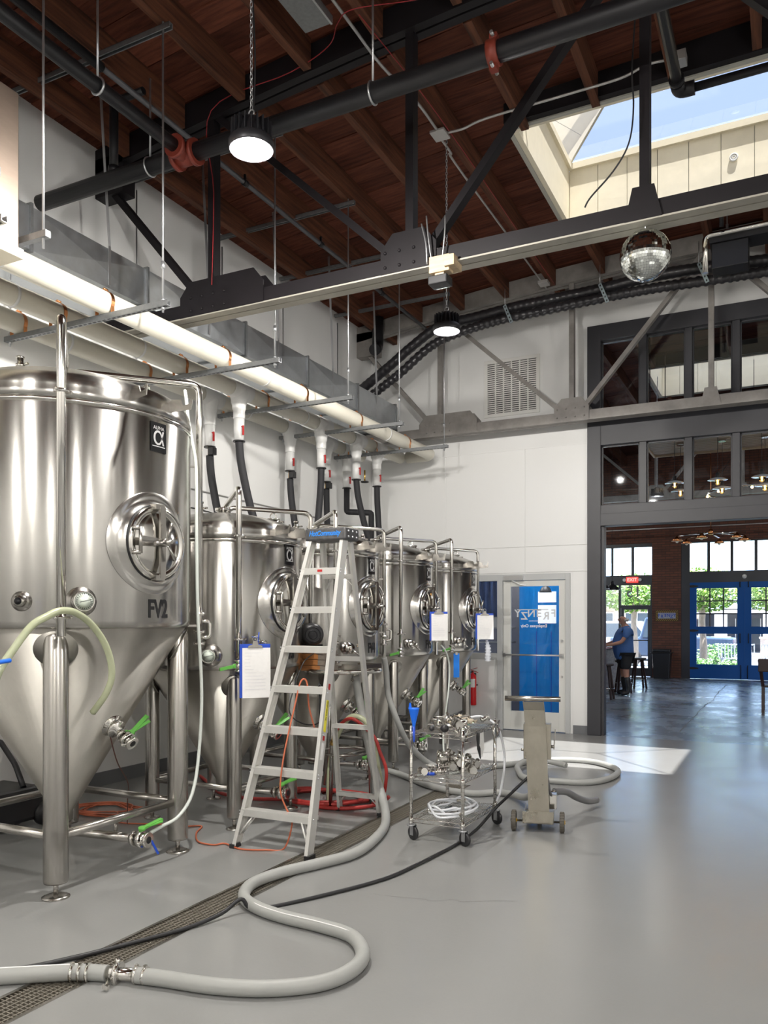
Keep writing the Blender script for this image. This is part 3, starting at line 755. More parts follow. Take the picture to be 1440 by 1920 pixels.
# conduits, junction boxes, wires
CND = mat('pale_conduit', (.48, .47, .46), .4, .6)
t = root('ceiling_conduit', (-2.88, 7, 6.0), 'pale electrical conduit with a junction box along a roof joist', 'conduit')
ob('tube', MB().tube(spl([(-2.92, 4.6, 6.0), (-2.92, 5.3, 6.0), (-2.91, 5.75, 5.99), (-2.84, 6.25, 5.98), (-2.84, 6.7, 5.985)], 5), .012, 8), CND, t)
ob('tube', MB().tube(spl([(-2.86, 6.85, 5.985), (-2.86, 7.1, 5.98), (-2.90, 7.3, 6.0), (-2.90, 9, 6.0), (-2.90, 10.6, 6.0)], 5), .011, 8), CND, t)
ob('tube', MB().tube(spl([(-2.78, 6.80, 5.99), (-2.62, 6.80, 5.985), (-2.4, 6.82, 6.03), (-1.7, 6.85, 6.05), (-1.25, 6.86, 6.06), (-1.05, 6.88, 6.12), (-.86, 6.9, 6.12)], 5), .011, 8), CND, t)
ob('junction_box', MB().b2((-2.91, 6.70, 5.965), (-2.77, 6.86, 5.99)), CND, t, bev=.004)
ob('junction_box', MB().b2((-2.93, 10.28, 5.95), (-2.80, 10.42, 5.99)), CND, t, bev=.004)
ob('outlet_box', MB().b2((-.86, 6.84, 6.06), (-.74, 6.96, 6.14)), CND, t, bev=.004)
RW = mat('red_wire', (.30, .015, .02), .5)
t = root('red_cable', (-3, 5.4, 6), 'thin red alarm cable strung along the dark truss and a joist', 'cable')
ob('wire', MB().tube(spl([(-4.4, 5.48, 4.42), (-4.38, 5.48, 5.2), (-4.4, 5.47, 5.9), (-3.6, 5.47, 5.98), (-3.2, 5.4, 6.02), (-3.0, 5.2, 6.0), (-2.8, 5.1, 5.97), (-2.3, 5.3, 6.02), (-1.5, 5.47, 6.1)], 6), .004, 5), RW, t)
ob('wire', MB().tube(spl([(-2.82, 5.2, 6.0), (-2.76, 6.2, 5.99), (-2.75, 7.5, 5.99), (-2.76, 9, 5.99), (-2.76, 10.5, 5.99)], 4), .004, 5), RW, t)
t = root('light_duct_section', (-3.0, 4.2, 6.0), 'grey metal strut channel under the joists at the top edge', 'channel')
ob('channel', MB().b2((-3.22, 3.2, 5.93), (-3.0, 5.1, 5.97)), GALVD, t)
ob('edge', MB().b2((-3.0, 3.2, 5.92), (-2.985, 5.1, 5.98)), ROD, t)
t = root('hanging_cable', (-.9, 5.5, 5), 'thin black cable trailing from the truss post across the skylight', 'cable')
ob('wire', MB().tube(spl([(-.90, 5.52, 6.2), (-.91, 5.51, 5.6), (-.93, 5.50, 5.2), (-.92, 5.50, 4.95), (-.95, 5.50, 4.72), (-1.05, 5.50, 4.56), (-1.2, 5.50, 4.42), (-1.24, 5.5, 4.36)], 6), .006, 6), BLKH, t)
# cables clipped to the left wall
for q, (za, zb_, lab) in enumerate(((3.0, 2.97, 'upper thin grey cable clipped along the left wall behind the hoses'), (2.80, 2.72, 'lower thin dark cable sagging along the left wall behind the hoses'))):
    t = root('wall_cable', (XL + .01, 7, za), lab, 'cable')
    P = [(XL + .012, 4.6 + .6 * k, za + (zb_ - za) * k / 9 + (.02 * sin(k * 2.1) if q else 0)) for k in range(10)]
    ob('wire', MB().tube(spl(P, 3), .008 if not q else .006, 6), CND if not q else BLKH, t)

# flexible black ducts along the rear truss
def flexhose(name, pts, r, label, rib):
    P = spl(pts, 10); Q = [P[0]]
    for a, b in zip(P[:-1], P[1:]):
        n = max(int((b - a).length / .018), 1)
        for k in range(n): Q.append(a + (b - a) * (k + 1) / n)
    R = [r * (1 if (k // 2) % 2 else 1 - rib) for k in range(len(Q))]
    t = root(name, Q[0], label, 'duct')
    ob('hose', MB().tube(Q, R, 12), mat('black_flex_duct', (.035, .034, .038), .28, .2), t)
    return t
UP = [(-5.73, 10.45, 4.9), (-5.15, 10.45, 5.25), (-4.84, 10.45, 5.45), (-4.4, 10.45, 5.68), (-3.88, 10.45, 5.72), (-3.35, 10.45, 5.76), (-2.75, 10.45, 5.78), (-2.13, 10.45, 5.80), (-1.55, 10.45, 5.84), (-.92, 10.45, 5.83), (-.2, 10.45, 5.78), (1, 10.45, 5.72), (3, 10.45, 5.6)]
LO = [(-5.6, 10.40, 4.75), (-5.0, 10.40, 5.08), (-4.4, 10.40, 5.45), (-3.6, 10.40, 5.60), (-2.9, 10.40, 5.63), (-2.2, 10.40, 5.66), (-1.6, 10.40, 5.67), (-.95, 10.40, 5.65), (-.2, 10.40, 5.63), (1, 10.40, 5.6), (3, 10.40, 5.5)]
flexhose('flexible_duct', UP, .072, 'upper black flexible hose arching along the rear truss', .06)
flexhose('flexible_duct', LO, .066, 'lower ribbed black flexible hose arching along the rear truss', .16)
PALE = mat('pale_blue_strut', (.45, .55, .60), .4, .6)
for x, z, lb in ((-3.35, 5.68, 'left'), (-2.1, 5.73, 'middle'), (-.93, 5.76, 'right')):
    t = root('hose_hanger', (x, 10.32, z), 'perforated pale hanger strap holding the black hoses, %s one' % lb, 'hanger', 'hose hangers on the rear truss')
    ob('strap', MB().bar((x - .04, 10.31, z + .08), (x + .06, 10.31, z - .17), .045, .006, (0, -1, 0)), PALE, t)
    ho = MB()
    for k in range(5):
        c = V((x - .04, 10.305, z + .08)).lerp(V((x + .06, 10.305, z - .17)), (k + .5) / 5)
        ho.box(c, (.014, .004, .022))
    ob('holes', ho, BLACKM, t)
    ob('rod', MB().cyl((x - .04, 10.33, z + .08), (x - .04, 10.33, zc(x)), .006, 6), ROD, t)

# louvred return-air grille
t = root('air_grille', (-3.54, YB, 4.9), 'white louvred return air grille high on the back wall', 'grille')
a, b, c, d = -3.95, -3.13, 4.49, 5.31
f = MB()
for q in ((a, c, b, c + .05), (a, d - .05, b, d), (a, c + .05, a + .05, d - .05), (b - .05, c + .05, b, d - .05)): f.b2((q[0], YB - .02, q[1]), (q[2], YB + .006, q[3]))
GRW = mat('grille_white', (.74, .73, .70), .5)
ob('frame', f, GRW, t, bev=.003)
ob('backing', MB().b2((a + .05, YB - .002, c + .05), (b - .05, YB + .004, d - .05)), mat('grille_shadow_gap', (.05, .05, .05), .8), t)
lo = MB(); nr = 24
for k in range(nr):
    z = c + .055 + (d - c - .11) * (k + .5) / nr
    lo.add([(a + .05, YB - .016, z + .007), (b - .05, YB - .016, z + .007), (b - .05, YB - .004, z - .007), (a + .05, YB - .004, z - .007)], [(0, 1, 2, 3)])
o = ob('louvres', lo, GRW, t); o['kind'] = 'stuff'
for k in range(1, 6):
    x = a + .05 + (b - a - .1) * k / 6
    ob('divider', MB().b2((x - .008, YB - .02, c + .05), (x + .008, YB - .003, d - .05)), GRW, t)

# mirror ball
t = root('mirror_ball', (-.86, 5.6, 4.0), 'mirrored disco ball hanging under the dark truss', 'mirror ball')
MIR = mat('mirror_tile', (.80, .83, .80), .06, 1.0)
mb = MB(); bc = V((-.86, 5.6, 3.995)); R = .166; rows = 30
for i in range(rows):
    t0, t1 = pi * i / rows, pi * (i + 1) / rows
    n = max(int(2 * pi * sin((t0 + t1) / 2) / (pi / rows)), 4)
    for k in range(n):
        a0, a1 = 2 * pi * k / n, 2 * pi * (k + 1) / n
        g = .05
        q = []
        for tt, aa in ((t0, a0), (t0, a1), (t1, a1), (t1, a0)):
            tm, am = (t0 + t1) / 2, (a0 + a1) / 2
            tt = tm + (tt - tm) * (1 - g); aa = am + (aa - am) * (1 - g)
            q.append(V((sin(tt) * cos(aa), sin(tt) * sin(aa), cos(tt))))
        nn = sum(q, V()) / 4; nn.normalize()
        j = V((random.uniform(-1, 1), random.uniform(-1, 1), random.uniform(-1, 1))) * .025
        nn = (nn + j).normalized()
        c0 = sum(q, V()) / 4
        q = [(p - nn * (p - c0).dot(nn)) for p in q]
        mb.add([bc + p * R for p in q], [(3, 2, 1, 0)])
o = ob('mirror_tiles', mb, MIR, t); o['kind'] = 'stuff'
ob('core', MB().sph(tuple(bc), R * .985, 14), mat('mirror_ball_core', (.08, .08, .08), .3, .8), t)
ob('hang_wire', MB().cyl((-.86, 5.6, 4.16), (-.86, 5.6, 4.24), .004, 6), ROD, t)
mo = MB().cyl((-.86, 5.52, 4.215), (-.86, 5.52, 4.30), .045, 16)
t2 = root('ball_motor', (-.86, 5.6, 4.2), 'small round motor clamped under the truss above the mirror ball', 'motor')
ob('housing', MB().cyl((-.86, 5.6, 4.21), (-.86, 5.6, 4.285), .048, 18), BLKP, t2)
ob('face_plate', MB().cyl((-.86, 5.6, 4.200), (-.86, 5.6, 4.212), .047, 18), WHITEP, t2)

# sensor block clamped to the truss
t = root('clamped_sensor', (-2.3, 5.56, 4.1), 'black sensor box on a pine block strapped under the dark truss', 'sensor')
ob('pine_block', MB().b2((-2.38, 5.47, 4.12), (-2.22, 5.56, 4.24)).b2((-2.25, 5.44, 4.14), (-2.17, 5.60, 4.22)), WOODP, t, bev=.004)
ob('sensor_body', MB().b2((-2.385, 5.46, 4.035), (-2.235, 5.58, 4.098)), BLKP, t, bev=.008)
ob('neck', MB().b2((-2.34, 5.49, 4.09), (-2.27, 5.54, 4.125)), WOODP, t)
ob('wire_tie', MB().tube(spl([(-2.40, 5.47, 4.55), (-2.38, 5.46, 4.38), (-2.36, 5.48, 4.2)], 4), .006, 6).tube(spl([(-2.44, 5.47, 4.5), (-2.40, 5.46, 4.34), (-2.40, 5.48, 4.2)], 4), .006, 6).tube(spl([(-2.25, 5.47, 4.52), (-2.25, 5.46, 4.38), (-2.28, 5.48, 4.2)], 4), .006, 6), ROD, t)

# radiant heater on rods
t = root('radiant_heater', (-.4, 9.8, 5.5), 'black box heater on a chrome pipe at the right edge under the roof', 'heater')
ob('burner_box', MB().b2((-.78, 9.72, 5.50), (-.40, 9.98, 5.78)), IRON, t, bev=.008)
ob('channel', MB().b2((-.80, 9.70, 5.78), (3.0, 10.0, 5.85)), IRON, t)
ob('chrome_pipe', MB().tube(fil([(-.84, 9.68, 5.45), (-.84, 9.68, 5.86), (3.0, 9.68, 5.90)], .06), .032, 12), POLI, t)
for x in (-.62, .05): ob('rod', MB().cyl((x, 9.75, 5.8), (x, 9.75, zc(x)), .008, 6).cyl((x, 9.75, 5.85), (x, 9.75, 5.98), .014, 8), ROD, t)
ob('gas_pipe', MB().tube(fil([(-.85, 9.4, 6.12), (-.66, 9.4, 6.10), (-.66, 9.5, 5.85)], .04), .022, 10), IRON, t)

# ================================================================== HIGH-BAY LAMPS
LENS = mat('lamp_lens', (1, 1, 1), .4, 0, emit=(1, .93, .80), es=14)
LBOD = mat('lamp_housing', (.03, .03, .035), .4, .4)
def lamp_proto(x, y, z, label, watts=None):
    t = root('high_bay_lamp', (x, y, z), label, 'lamp', 'high bay lamps')
    M_ = T(x, y, z)
    ob('housing', MB().lathe([(.116, -.020), (.122, -.024), (.127, -.018), (.128, .02), (.120, .035), (.10, .05), (.085, .10), (.07, .13), (.05, .15), (.012, .16)], 24, M_), LBOD, t)
    fins = MB()
    for k in range(20):
        a = 2 * pi * k / 20
        fins.box((.085, 0, .085), (.06, .004, .09), M_ @ RZ(a))
    ob('cooling_fins', fins, LBOD, t)
    ob('lens', MB().lathe([(.113, -.003), (.108, -.008), (.0, -.010)], 24, M_), LENS, t)
    ob('eye_bolt', MB().tor(.018, .004, M_ @ T(0, 0, .185) @ RX(pi / 2), 14, 6), ROD, t)
    ch = MB(); zz = .20; k = 0
    top = zc(x) + .26 - z
    while zz < top:
        ch.tube([M_ @ T(0, 0, zz + .016) @ RZ(pi / 2 * (k % 2)) @ V((.008 * cos(a), 0, .019 * sin(a))) for a in [2 * pi * q / 8 for q in range(8)]], .0028, 4, closed=True)
        zz += .029; k += 1
    o = ob('chain', ch, ROD, t)
    ob('power_cord', MB().tube(spl([(x + .01, y, z + .15), (x + .018, y + .01, z + .5), (x - .012, y + .008, z + top * .6), (x + .01, y, z + top)], 5), .005, 6), BLKH, t)
    ld = bpy.data.lights.new('high_bay_light', 'POINT'); ld.shadow_soft_size = .035; ld.energy = watts or LAMP_W; ld.color = LAMP_COL
    lo_ = bpy.data.objects.new('high_bay_light', ld); COL.objects.link(lo_); lo_.parent = t; lo_.location = (0, 0, -.047)
    return t
lamp_proto(-2.70, 3.71, 4.22, 'lit high bay lamp on a chain, nearer the camera', 250)
lamp_proto(-2.82, 6.89, 4.24, 'lit high bay lamp on a chain, between the truss and back wall')
for q, (x, y) in enumerate(((-2.76, .5), (1.0, .5), (4.2, .5), (4.2, 6.0), (-2.76, -2.7), (1.0, -2.7))):  # unseen lamps added as extra light for the brewery
    lamp_proto(x, y, 4.22, 'unseen high bay lamp on a chain, added to light the room')
# ================================================================== FERMENTATION TANKS
def valve(par, p, ax, hd, s=1.0, hm=None, hl=.11, fork=False, stem=None):
    """sanitary butterfly valve: clamp flanges, body and a lever"""
    p = V(p); ax = V(ax).normalized(); hd = V(hd).normalized()
    m = MB()
    for d in (-.045, .045): m.cyl(p + ax * (d - .009) * s, p + ax * (d + .009) * s, .042 * s, 16)
    m.cyl(p - ax * .04 * s, p + ax * .04 * s, .030 * s, 14).cyl(p - ax * .016 * s, p + ax * .016 * s, .046 * s, 16)
    side = ax.cross(V((0, 0, 1)));
    if side.length < .1: side = V((0, 1, 0))
    side.normalize()
    m.cyl(p + ax * .045 * s + side * .03 * s, p + ax * .045 * s + side * .08 * s, .006 * s, 6)
    m.sph(tuple(p + ax * .045 * s + side * .08 * s), .011 * s, 5)
    b = ob('valve_body', m, POLI, par)
    ob('bore', MB().cyl(p + ax * .0545 * s, p + ax * .056 * s, .020 * s, 12), BLACKM, b)
    h = MB(); up = hd.cross(ax).normalized()
    base = p + (V(stem).normalized() * .058 if stem else hd * .045) * s
    st = side if abs(side.dot(hd)) < .9 else V((0, 0, 1))
    h.cyl(p, base, .012 * s, 8)
    q = base + (hd + ax * .15).normalized() * hl
    h.bar(base, q, .028 * s, .012 * s, up)
    h.cyl(base - up * .010, base + up * .010, .020 * s, 12)
    if fork: h.bar(base + hd * .01, base + (hd + ax * .42).normalized() * hl * .9, .020 * s, .006 * s, up)
    ob('lever', h, hm or GRNP, b)
    return b

FLAR = mat('flare_stainless', (.60, .585, .555), .22, 1.0)
def tank(cx, cy, R, z0, z1, z2, dome, lo, lr, name_txt, label, man_z, big=False):
    t = root('fermentation_tank', (cx, cy, 0), label, 'tank', 'stainless fermentation tanks')
    C0 = T(cx, cy, 0); L = lambda x, y, z: V((cx + x, cy + y, z))
    ob('shell', MB().lathe([(R - .03, z1 - .012), (R - .012, z1), (R, z1 + .03), (R, z2 - .05), (R - .003, z2 - .045), (R - .003, z2)], 96, C0), STEEL, t)
    pr = [(R + .004, z2 - .004), (R + .004, z2 + .035), (R - .002, z2 + .05)]
    rk = .10 + .03 * big
    for k in range(1, 9):
        a = (pi / 2 - .38) * k / 8
        pr.append((R - rk + rk * cos(a), z2 + .05 + rk * sin(a) * .9))
    r1, zz1 = pr[-1]; zt = z2 + dome
    for k in range(1, 9):
        f = k / 8; pr.append((max(r1 * (1 - f), .001), zz1 + (zt - zz1) * (1 - (1 - f) ** 2)))
    ob('dome', MB().lathe(pr, 96, C0), STEEL, t)
    ob('weld_band', MB().lathe([(R + .001, z2 - .03), (R + .006, z2 - .024), (R + .006, z2 - .014), (R + .001, z2 - .008)], 96, C0), POLI, t)
    rb = .06
    ob('cone', MB().lathe([(rb, z0 - .06), (rb, z0), (R - .025, z1 + .005)], 96, C0), CONE, t)
    slope = (R - .025 - rb) / (z1 - z0)
    cr = lambda z: rb + (z - z0) * slope
    # legs
    for sx in (1, -1):
        for sy in (-1, 1):
            x, y = sx * lo[0], sy * lo[1]
            rr = math.hypot(x, y); ztop = z0 + (rr + lr * .6 - rb) / slope
            g = ob('leg', MB().lathe([(lr * .96, .085), (lr, .10), (lr, ztop - .03), (lr * .8, ztop), (.0, ztop + .012)], 28, T(cx + x, cy + y, 0)), LEGM, t)
            ob('levelling_foot', MB().cyl(L(x, y, .012), L(x, y, .10), .014, 10).lathe([(lr * 1.13, 0), (lr * 1.13, .006), (lr * .8, .014), (.02, .018)], 24, T(cx + x, cy + y, 0)), LEGM, g)
            if sx > 0 or True:
                zz = z0 + (rr - rb) / slope; n = V((x / rr, y / rr, -slope)).normalized()
                pc = L(x, y, zz - .03) + n * .004
                ob('weld_plate', MB().lathe([(0, 0), (lr * 1.75, 0), (lr * 1.75, .004), (0, .004)], 32, fr(pc - n * .004, n)), CONE, t)
    zr = .34 if big else .30
    lx, ly = lo
    for a, b in (((lx, -ly), (lx, ly)), ((-lx, -ly), (-lx, ly)), ((lx, -ly), (-lx, -ly)), ((lx, ly), (-lx, ly))):
        ob('rail', MB().cyl(L(a[0], a[1], zr), L(b[0], b[1], zr), .026 if big else .021, 14), LEGM, t)
    # manway
    fo, ri = (.305 if big else .28), .225
    mw = root('manway', (0, 0, 0)); mw.parent = t; mw.location = (0, 0, 0); ORG[mw] = V((cx, cy, 0))
    MA = C0 @ RZ(radians(-3)); n = 48; vs = []
    ring = lambda rad, xo: [((math.sqrt(max(R * R - (rad * cos(a)) ** 2, 0)) if xo is None else xo), rad * cos(a), man_z + rad * sin(a)) for a in [2 * pi * k / n for k in range(n)]]
    rings = [[(q[0] + .003, q[1], q[2]) for q in ring(fo, None)], ring(fo * .99, None), None, ring(ri, R + .004), ring(ri * .985, R + .03)]
    a_, b_ = rings[1], rings[3]
    rings[2] = [tuple(.55 * a_[k][j] + .45 * b_[k][j] + (.004 if j == 0 else 0) for j in range(3)) for k in range(n)]
    rings[1] = [(q[0] + .006, q[1], q[2]) for q in rings[1]]
    for r_ in rings: vs += r_
    fs = [(i * n + k, i * n + (k + 1) % n, (i + 1) * n + (k + 1) % n, (i + 1) * n + k) for i in range(len(rings) - 1) for k in range(n)]
    ob('flare', MB().add(vs, fs, MA, True), FLAR, mw)
    DM = MA @ T(R + .022, 0, man_z) @ RY(pi / 2)
    dr = ob('door', MB().lathe([(ri * .97, -.01), (ri * .985, .008), (ri * .96, .022), (ri * .84, .024), (ri * .80, .014), (ri * .78, .016), (ri * .45, .030), (.001, .034)], 48, DM), POLI, mw)
    ob('gasket', MB().tor(ri * .985, .008, DM, 48, 6), BLACKM, dr)
    xo = R + .075
    yk = MB().bar((xo, .0, man_z - ri * .93), (xo, .0, man_z + ri * .93), .042, .014, (1, 0, 0))
    yk.box((xo - .02, -.02, man_z + ri * .93), (.05, .07, .03)).box((xo - .02, -.02, man_z - ri * .93), (.05, .07, .03))
    yk.v = [MA @ q for q in yk.v]
    ob('yoke_bar', yk, LEGM, dr)
    hg = MB()
    hg.cyl((R + .085, -ri * .80, man_z - .075), (R + .085, -ri * .80, man_z + .075), .011, 10).cyl((R + .05, -ri * .95, man_z - .07), (R + .085, -ri * .80, man_z - .07), .012, 8).cyl((R + .05, -ri * .95, man_z + .07), (R + .085, -ri * .80, man_z + .07), .012, 8)
    hg.bar((R + .09, -ri * .80, man_z + .012), (xo, -.03, man_z + .008), .014, .03, (0, 0, 1)).bar((R + .09, -ri * .80, man_z - .012), (xo, -.03, man_z - .008), .014, .03, (0, 0, 1))
    hg.v = [MA @ q for q in hg.v]
    ob('hinge_arm', hg, LEGM, dr)
    kn = MB().cyl((xo - .03, 0, man_z), (xo + .075, 0, man_z), .012, 10).cyl((xo + .005, 0, man_z), (xo + .04, 0, man_z), .024, 12)
    for a in (radians(80), radians(-65), radians(188)):
        kn.tube([(xo + .03, 0, man_z), (xo + .045, .06 * cos(a), man_z + .06 * sin(a)), (xo + .055, .115 * cos(a), man_z + .115 * sin(a))], [.006, .009, .012], 8)
    kn.v = [MA @ q for q in kn.v]
    ob('wing_knob', kn, LEGM, dr)
    # name plate and number
    pz = z2 - .145 if big else z2 - .105; ph, pw = (.088, .066) if big else (.078, .058)
    arc = lambda rad, hw, hh, zc_, th=.004: None
    def curved(rad, a0, a1, za, zb_, th):
        k = 8; vs_ = []
        for i in range(k + 1):
            a = a0 + (a1 - a0) * i / k
            for rr in (rad, rad + th):
                for z in (za, zb_): vs_.append((rr * cos(a), rr * sin(a), z))
        fs_ = []
        for i in range(k):
            p, q = i * 4, (i + 1) * 4
            fs_ += [(p + 2, q + 2, q + 3, p + 3), (p + 1, p, p + 2, p + 3) if i == 0 else (p + 3, q + 3, q + 1, p + 1), (p, q, q + 2, p + 2), (p + 3, q + 3, q + 1, p + 1)]
        fs_.append((k * 4, k * 4 + 1, k * 4 + 3, k * 4 + 2)); fs_.append((0, 2, 3, 1))
        return MB().add(vs_, fs_, C0)
    npl = ob('name_plate', curved(R, -pw / R, pw / R, pz - ph, pz + ph, .004), mat('black_gloss_plate', (.006, .006, .007), .2), t)
    ob('plate_lettering', text_mb('ALPHA', .030, C0, .0006, wrap=(R + .0045, 0, pz + ph * .62)), mat('silver_print', (.6, .6, .6), .35, .6), npl)
    ob('plate_emblem', text_mb('\u03b1', .155, C0, .0006, wrap=(R + .0045, 0, pz + ph * .02), sx=1.0), MATS['silver_print'], npl)
    ob('plate_rule', curved(R + .004, -pw * .8 / R, pw * .8 / R, pz - ph * .66, pz - ph * .60, .001), MATS['silver_print'], npl)
    if name_txt:
        ob('tank_number', text_mb(name_txt, .15 if big else .125, C0, .0008, wrap=(R + .001, 0 if not big else 0, z1 + .10), sx=.72, bold=.004), BLACKM, t)
    # hooks on the shoulder
    for a in (radians(-14), radians(8)):
        Mh = C0 @ RZ(a) @ T(R - .01, 0, z2 + .06)
        P2 = [(0, -.03), (.16, -.02), (.17, .04), (.155, .045), (.145, .012), (.10, .008), (.085, .045), (.02, .05), (0, .03)]
        mb = MB()
        mb.add([(x, -.003, z) for x, z in P2] + [(x, .003, z) for x, z in P2], [tuple(range(9)), tuple(reversed(range(9, 18)))] + [((i + 1) % 9, i, 9 + i, 9 + (i + 1) % 9) for i in range(9)], Mh)
        ob('hose_hook', mb, LEGM, t)
    # top fittings
    zt2 = z2 + dome
    tf = MB().lathe([(.0, zt2 - .05), (.05, zt2 - .05), (.05, zt2 + .02), (.065, zt2 + .022), (.065, zt2 + .045), (.0, zt2 + .045)], 20, C0)
    ob('top_ferrule', tf, POLI, t)
    for (dx, dy, rr, hh) in ((.28, .30, .065, .05), (-.05, -.22, .028, .10), (-.25, .05, .035, .05)):
        k = R / .64
        x, y = dx * k, dy * k; q = math.hypot(x, y); zz = zt2 - dome * .62 * (q / R) ** 2 - .02
        m = MB().cyl(L(x, y, zz - .03), L(x, y, zz + hh), rr * .7, 14).cyl(L(x, y, zz + hh * .5), L(x, y, zz + hh * .5 + .016), rr, 16).cyl(L(x, y, zz + hh), L(x, y, zz + hh + .012), rr * .9, 14)
        m.cyl(L(x + rr, y, zz + hh * .6), L(x + rr + .04, y, zz + hh * .6), .008, 6)
        if rr > .06: m.tor(.03, .005, T(cx + x, cy + y, zz + hh + .03) @ RX(pi / 2), 14, 5)
        ob('top_fitting', m, POLI, t)
    # vent pipe (front) and cleaning pipe (right)
    pr_ = .025 if big else .021
    vx, vy = (.66, -.60) if big else (.57, -.55)
    zv = zt2 + (.09 if big else .09)
    zb_ = 1.47 if big else 1.28
    vp = ob('vent_pipe', MB().tube(fil([L(vx, vy, zb_), L(vx, vy, zv), L(.04, -.02, zt2 + .06), L(0.0, .0, zt2 + .03)], .06, 5), pr_, 14), POLI, t)
    cl = MB()
    for z in ((2.80, 1.57) if big else (2.16, 1.42)):
        cl.cyl(L(vx, vy, z - .008), L(vx, vy, z + .008), pr_ + .016, 14).cyl(L(vx + .02, vy - .05, z), L(vx + .02, vy + .05, z), .006, 6)
        cl.sph(tuple(L(vx + .02, vy - .05, z)), .010, 4).sph(tuple(L(vx + .02, vy + .05, z)), .010, 4)
    ob('pipe_clamp', cl, POLI, vp)
    cx_, cy_ = (.59, .63) if big else (.50, .53)
    zc_ = zt2 + .06; zl = 1.60 if big else 1.52
    cp = ob('cleaning_pipe', MB().tube(fil([L(0, .05, zt2 + .01), L(.02, .08, zc_), L(cx_, cy_, zc_ - .02), L(cx_, cy_, zl - .35 if not big else zl - .2)], .06, 5), pr_ * .9, 14), POLI, t)
    c2 = MB()
    for z in (zl, zl - .12, zl - .2): c2.cyl(L(cx_, cy_, z - .01), L(cx_, cy_, z + .01), pr_ + .014, 14)
    c2.tube(fil([L(cx_, cy_, zl - .05), L(cx_ + .05, cy_ + .05, zl - .05), L(cx_ + .05, cy_ + .05, zl - .16), L(cx_, cy_, zl - .16)], .03), .014, 8)
    ob('pipe_clamp', c2, POLI, cp)
    k = R - .02
    ob('pipe_bracket', MB().bar(L(k * .70, k * .70, zl - .08), L(cx_, cy_, zl - .08), .014, .014).bar(L(k * .70, k * .70, z2 - .2), L(cx_, cy_, z2 - .2), .012, .012), LEGM, cp)
    # gauge and sample port
    def stub(a, z, rad, ln, rr):
        Ms = C0 @ RZ(a) @ T(rad, 0, z) @ RY(pi / 2)
        return MB().lathe([(rr * 1.9, -.01), (rr * 1.85, .004), (rr * 1.2, .012), (rr, .02), (rr, ln), (0, ln)], 24, Ms), Ms
    if big: ga, gz, pa_, pz2 = radians(-35), 1.66, radians(-57), 1.66
    else: ga, gz, pa_, pz2 = radians(-60), 1.30, radians(-31), 1.31
    if name_txt in ('FV2', 'FV3'):
        m_, Ms = stub(ga, gz, R, .10, .045)
        g = ob('thermometer', m_, LEGM, t)
        gr = .052 if big else .048
        ob('dial_case', MB().lathe([(0, .09), (gr, .09), (gr * 1.1, .10), (gr * 1.1, .125), (gr, .13), (gr * .93, .124)], 28, Ms), POLI, g)
        ob('dial', MB().lathe([(gr * .92, .1285), (0, .129)], 28, Ms), mat('dial_face', (.68, .74, .66), .4), g)
        tk = MB()
        for q in range(24):
            tk.box((gr * .78, 0, .1302), (gr * .16, gr * .05, .001), Ms @ RZ(2 * pi * q / 24))
        tk.box((gr * .15, 0, .1308), (gr * 1.2, gr * .06, .001), Ms @ RZ(radians(105)))
        ob('dial_marks', tk, BLACKM, g)
    m_, Ms = stub(pa_, pz2, R, .06, .030)
    sp = ob('sample_port', m_, LEGM, t)
    ob('port_bore', MB().lathe([(.020, .0605), (0, .061)], 16, Ms), BLACKM, sp)
    if not big:
        q = MB()
        for k in range(5): q.sph((random.uniform(-.035, .035), random.uniform(-.035, .035), .08 + .02 * k), .018, 5, M=Ms)
        q.lathe([(.05, .06), (.05, .075), (0, .075)], 16, Ms).tube([Ms @ V(p) for p in ((0, 0, .08), (.03, .02, .13), (.06, .05, .15))], .010, 6)
        ob('sample_valve', q, POLI, sp)
        valve(t, L(vx, vy, 1.23), (0, 0, -1), (-.3, -1, 0), .8, GRNP, .13)
    # racking valve on the cone, drain valve below
    zv_ = .90 if big else .76; xr_ = cr(zv_)
    nn = V((1, 0, -slope)).normalized()
    p0 = L(xr_, .02, zv_)
    rk_ = ob('racking_arm', MB().lathe([(.075, -.02), (.075, .006), (.05, .012), (.05, .03), (.06, .032), (.06, .05), (.028, .052), (.028, .10), (0, .10)], 20, fr(p0, nn)), POLI, t)
    valve(t, p0 + nn * .15, nn, (.05, .72, .72), 1.0, GRNP, .15, fork=True)
    zo = .20
    ex = .60 if big else .52
    ob('drain_pipe', MB().tube(fil([L(0, 0, z0 - .04), L(0, 0, zo), L(ex - .08, .06, zo)], .06), .028, 14).cyl(L(0, 0, z0 - .10), L(0, 0, z0 - .07), .05, 14).cyl(L(ex - .20, .055, zo - .0), L(ex - .20, .055, zo + .10), .012, 8), LEGM, t)
    valve(t, L(ex, .065, zo), (1, .1, 0), (.05, 1, .22), 1.1, GRNP, .15, fork=True, stem=(0, .15, 1))
    if big: ob('blue_lever', MB().bar(L(ex + .05, .10, zo - .01), L(ex + .07, .14, zo - .10), .016, .012), BLUP, t)
    return t

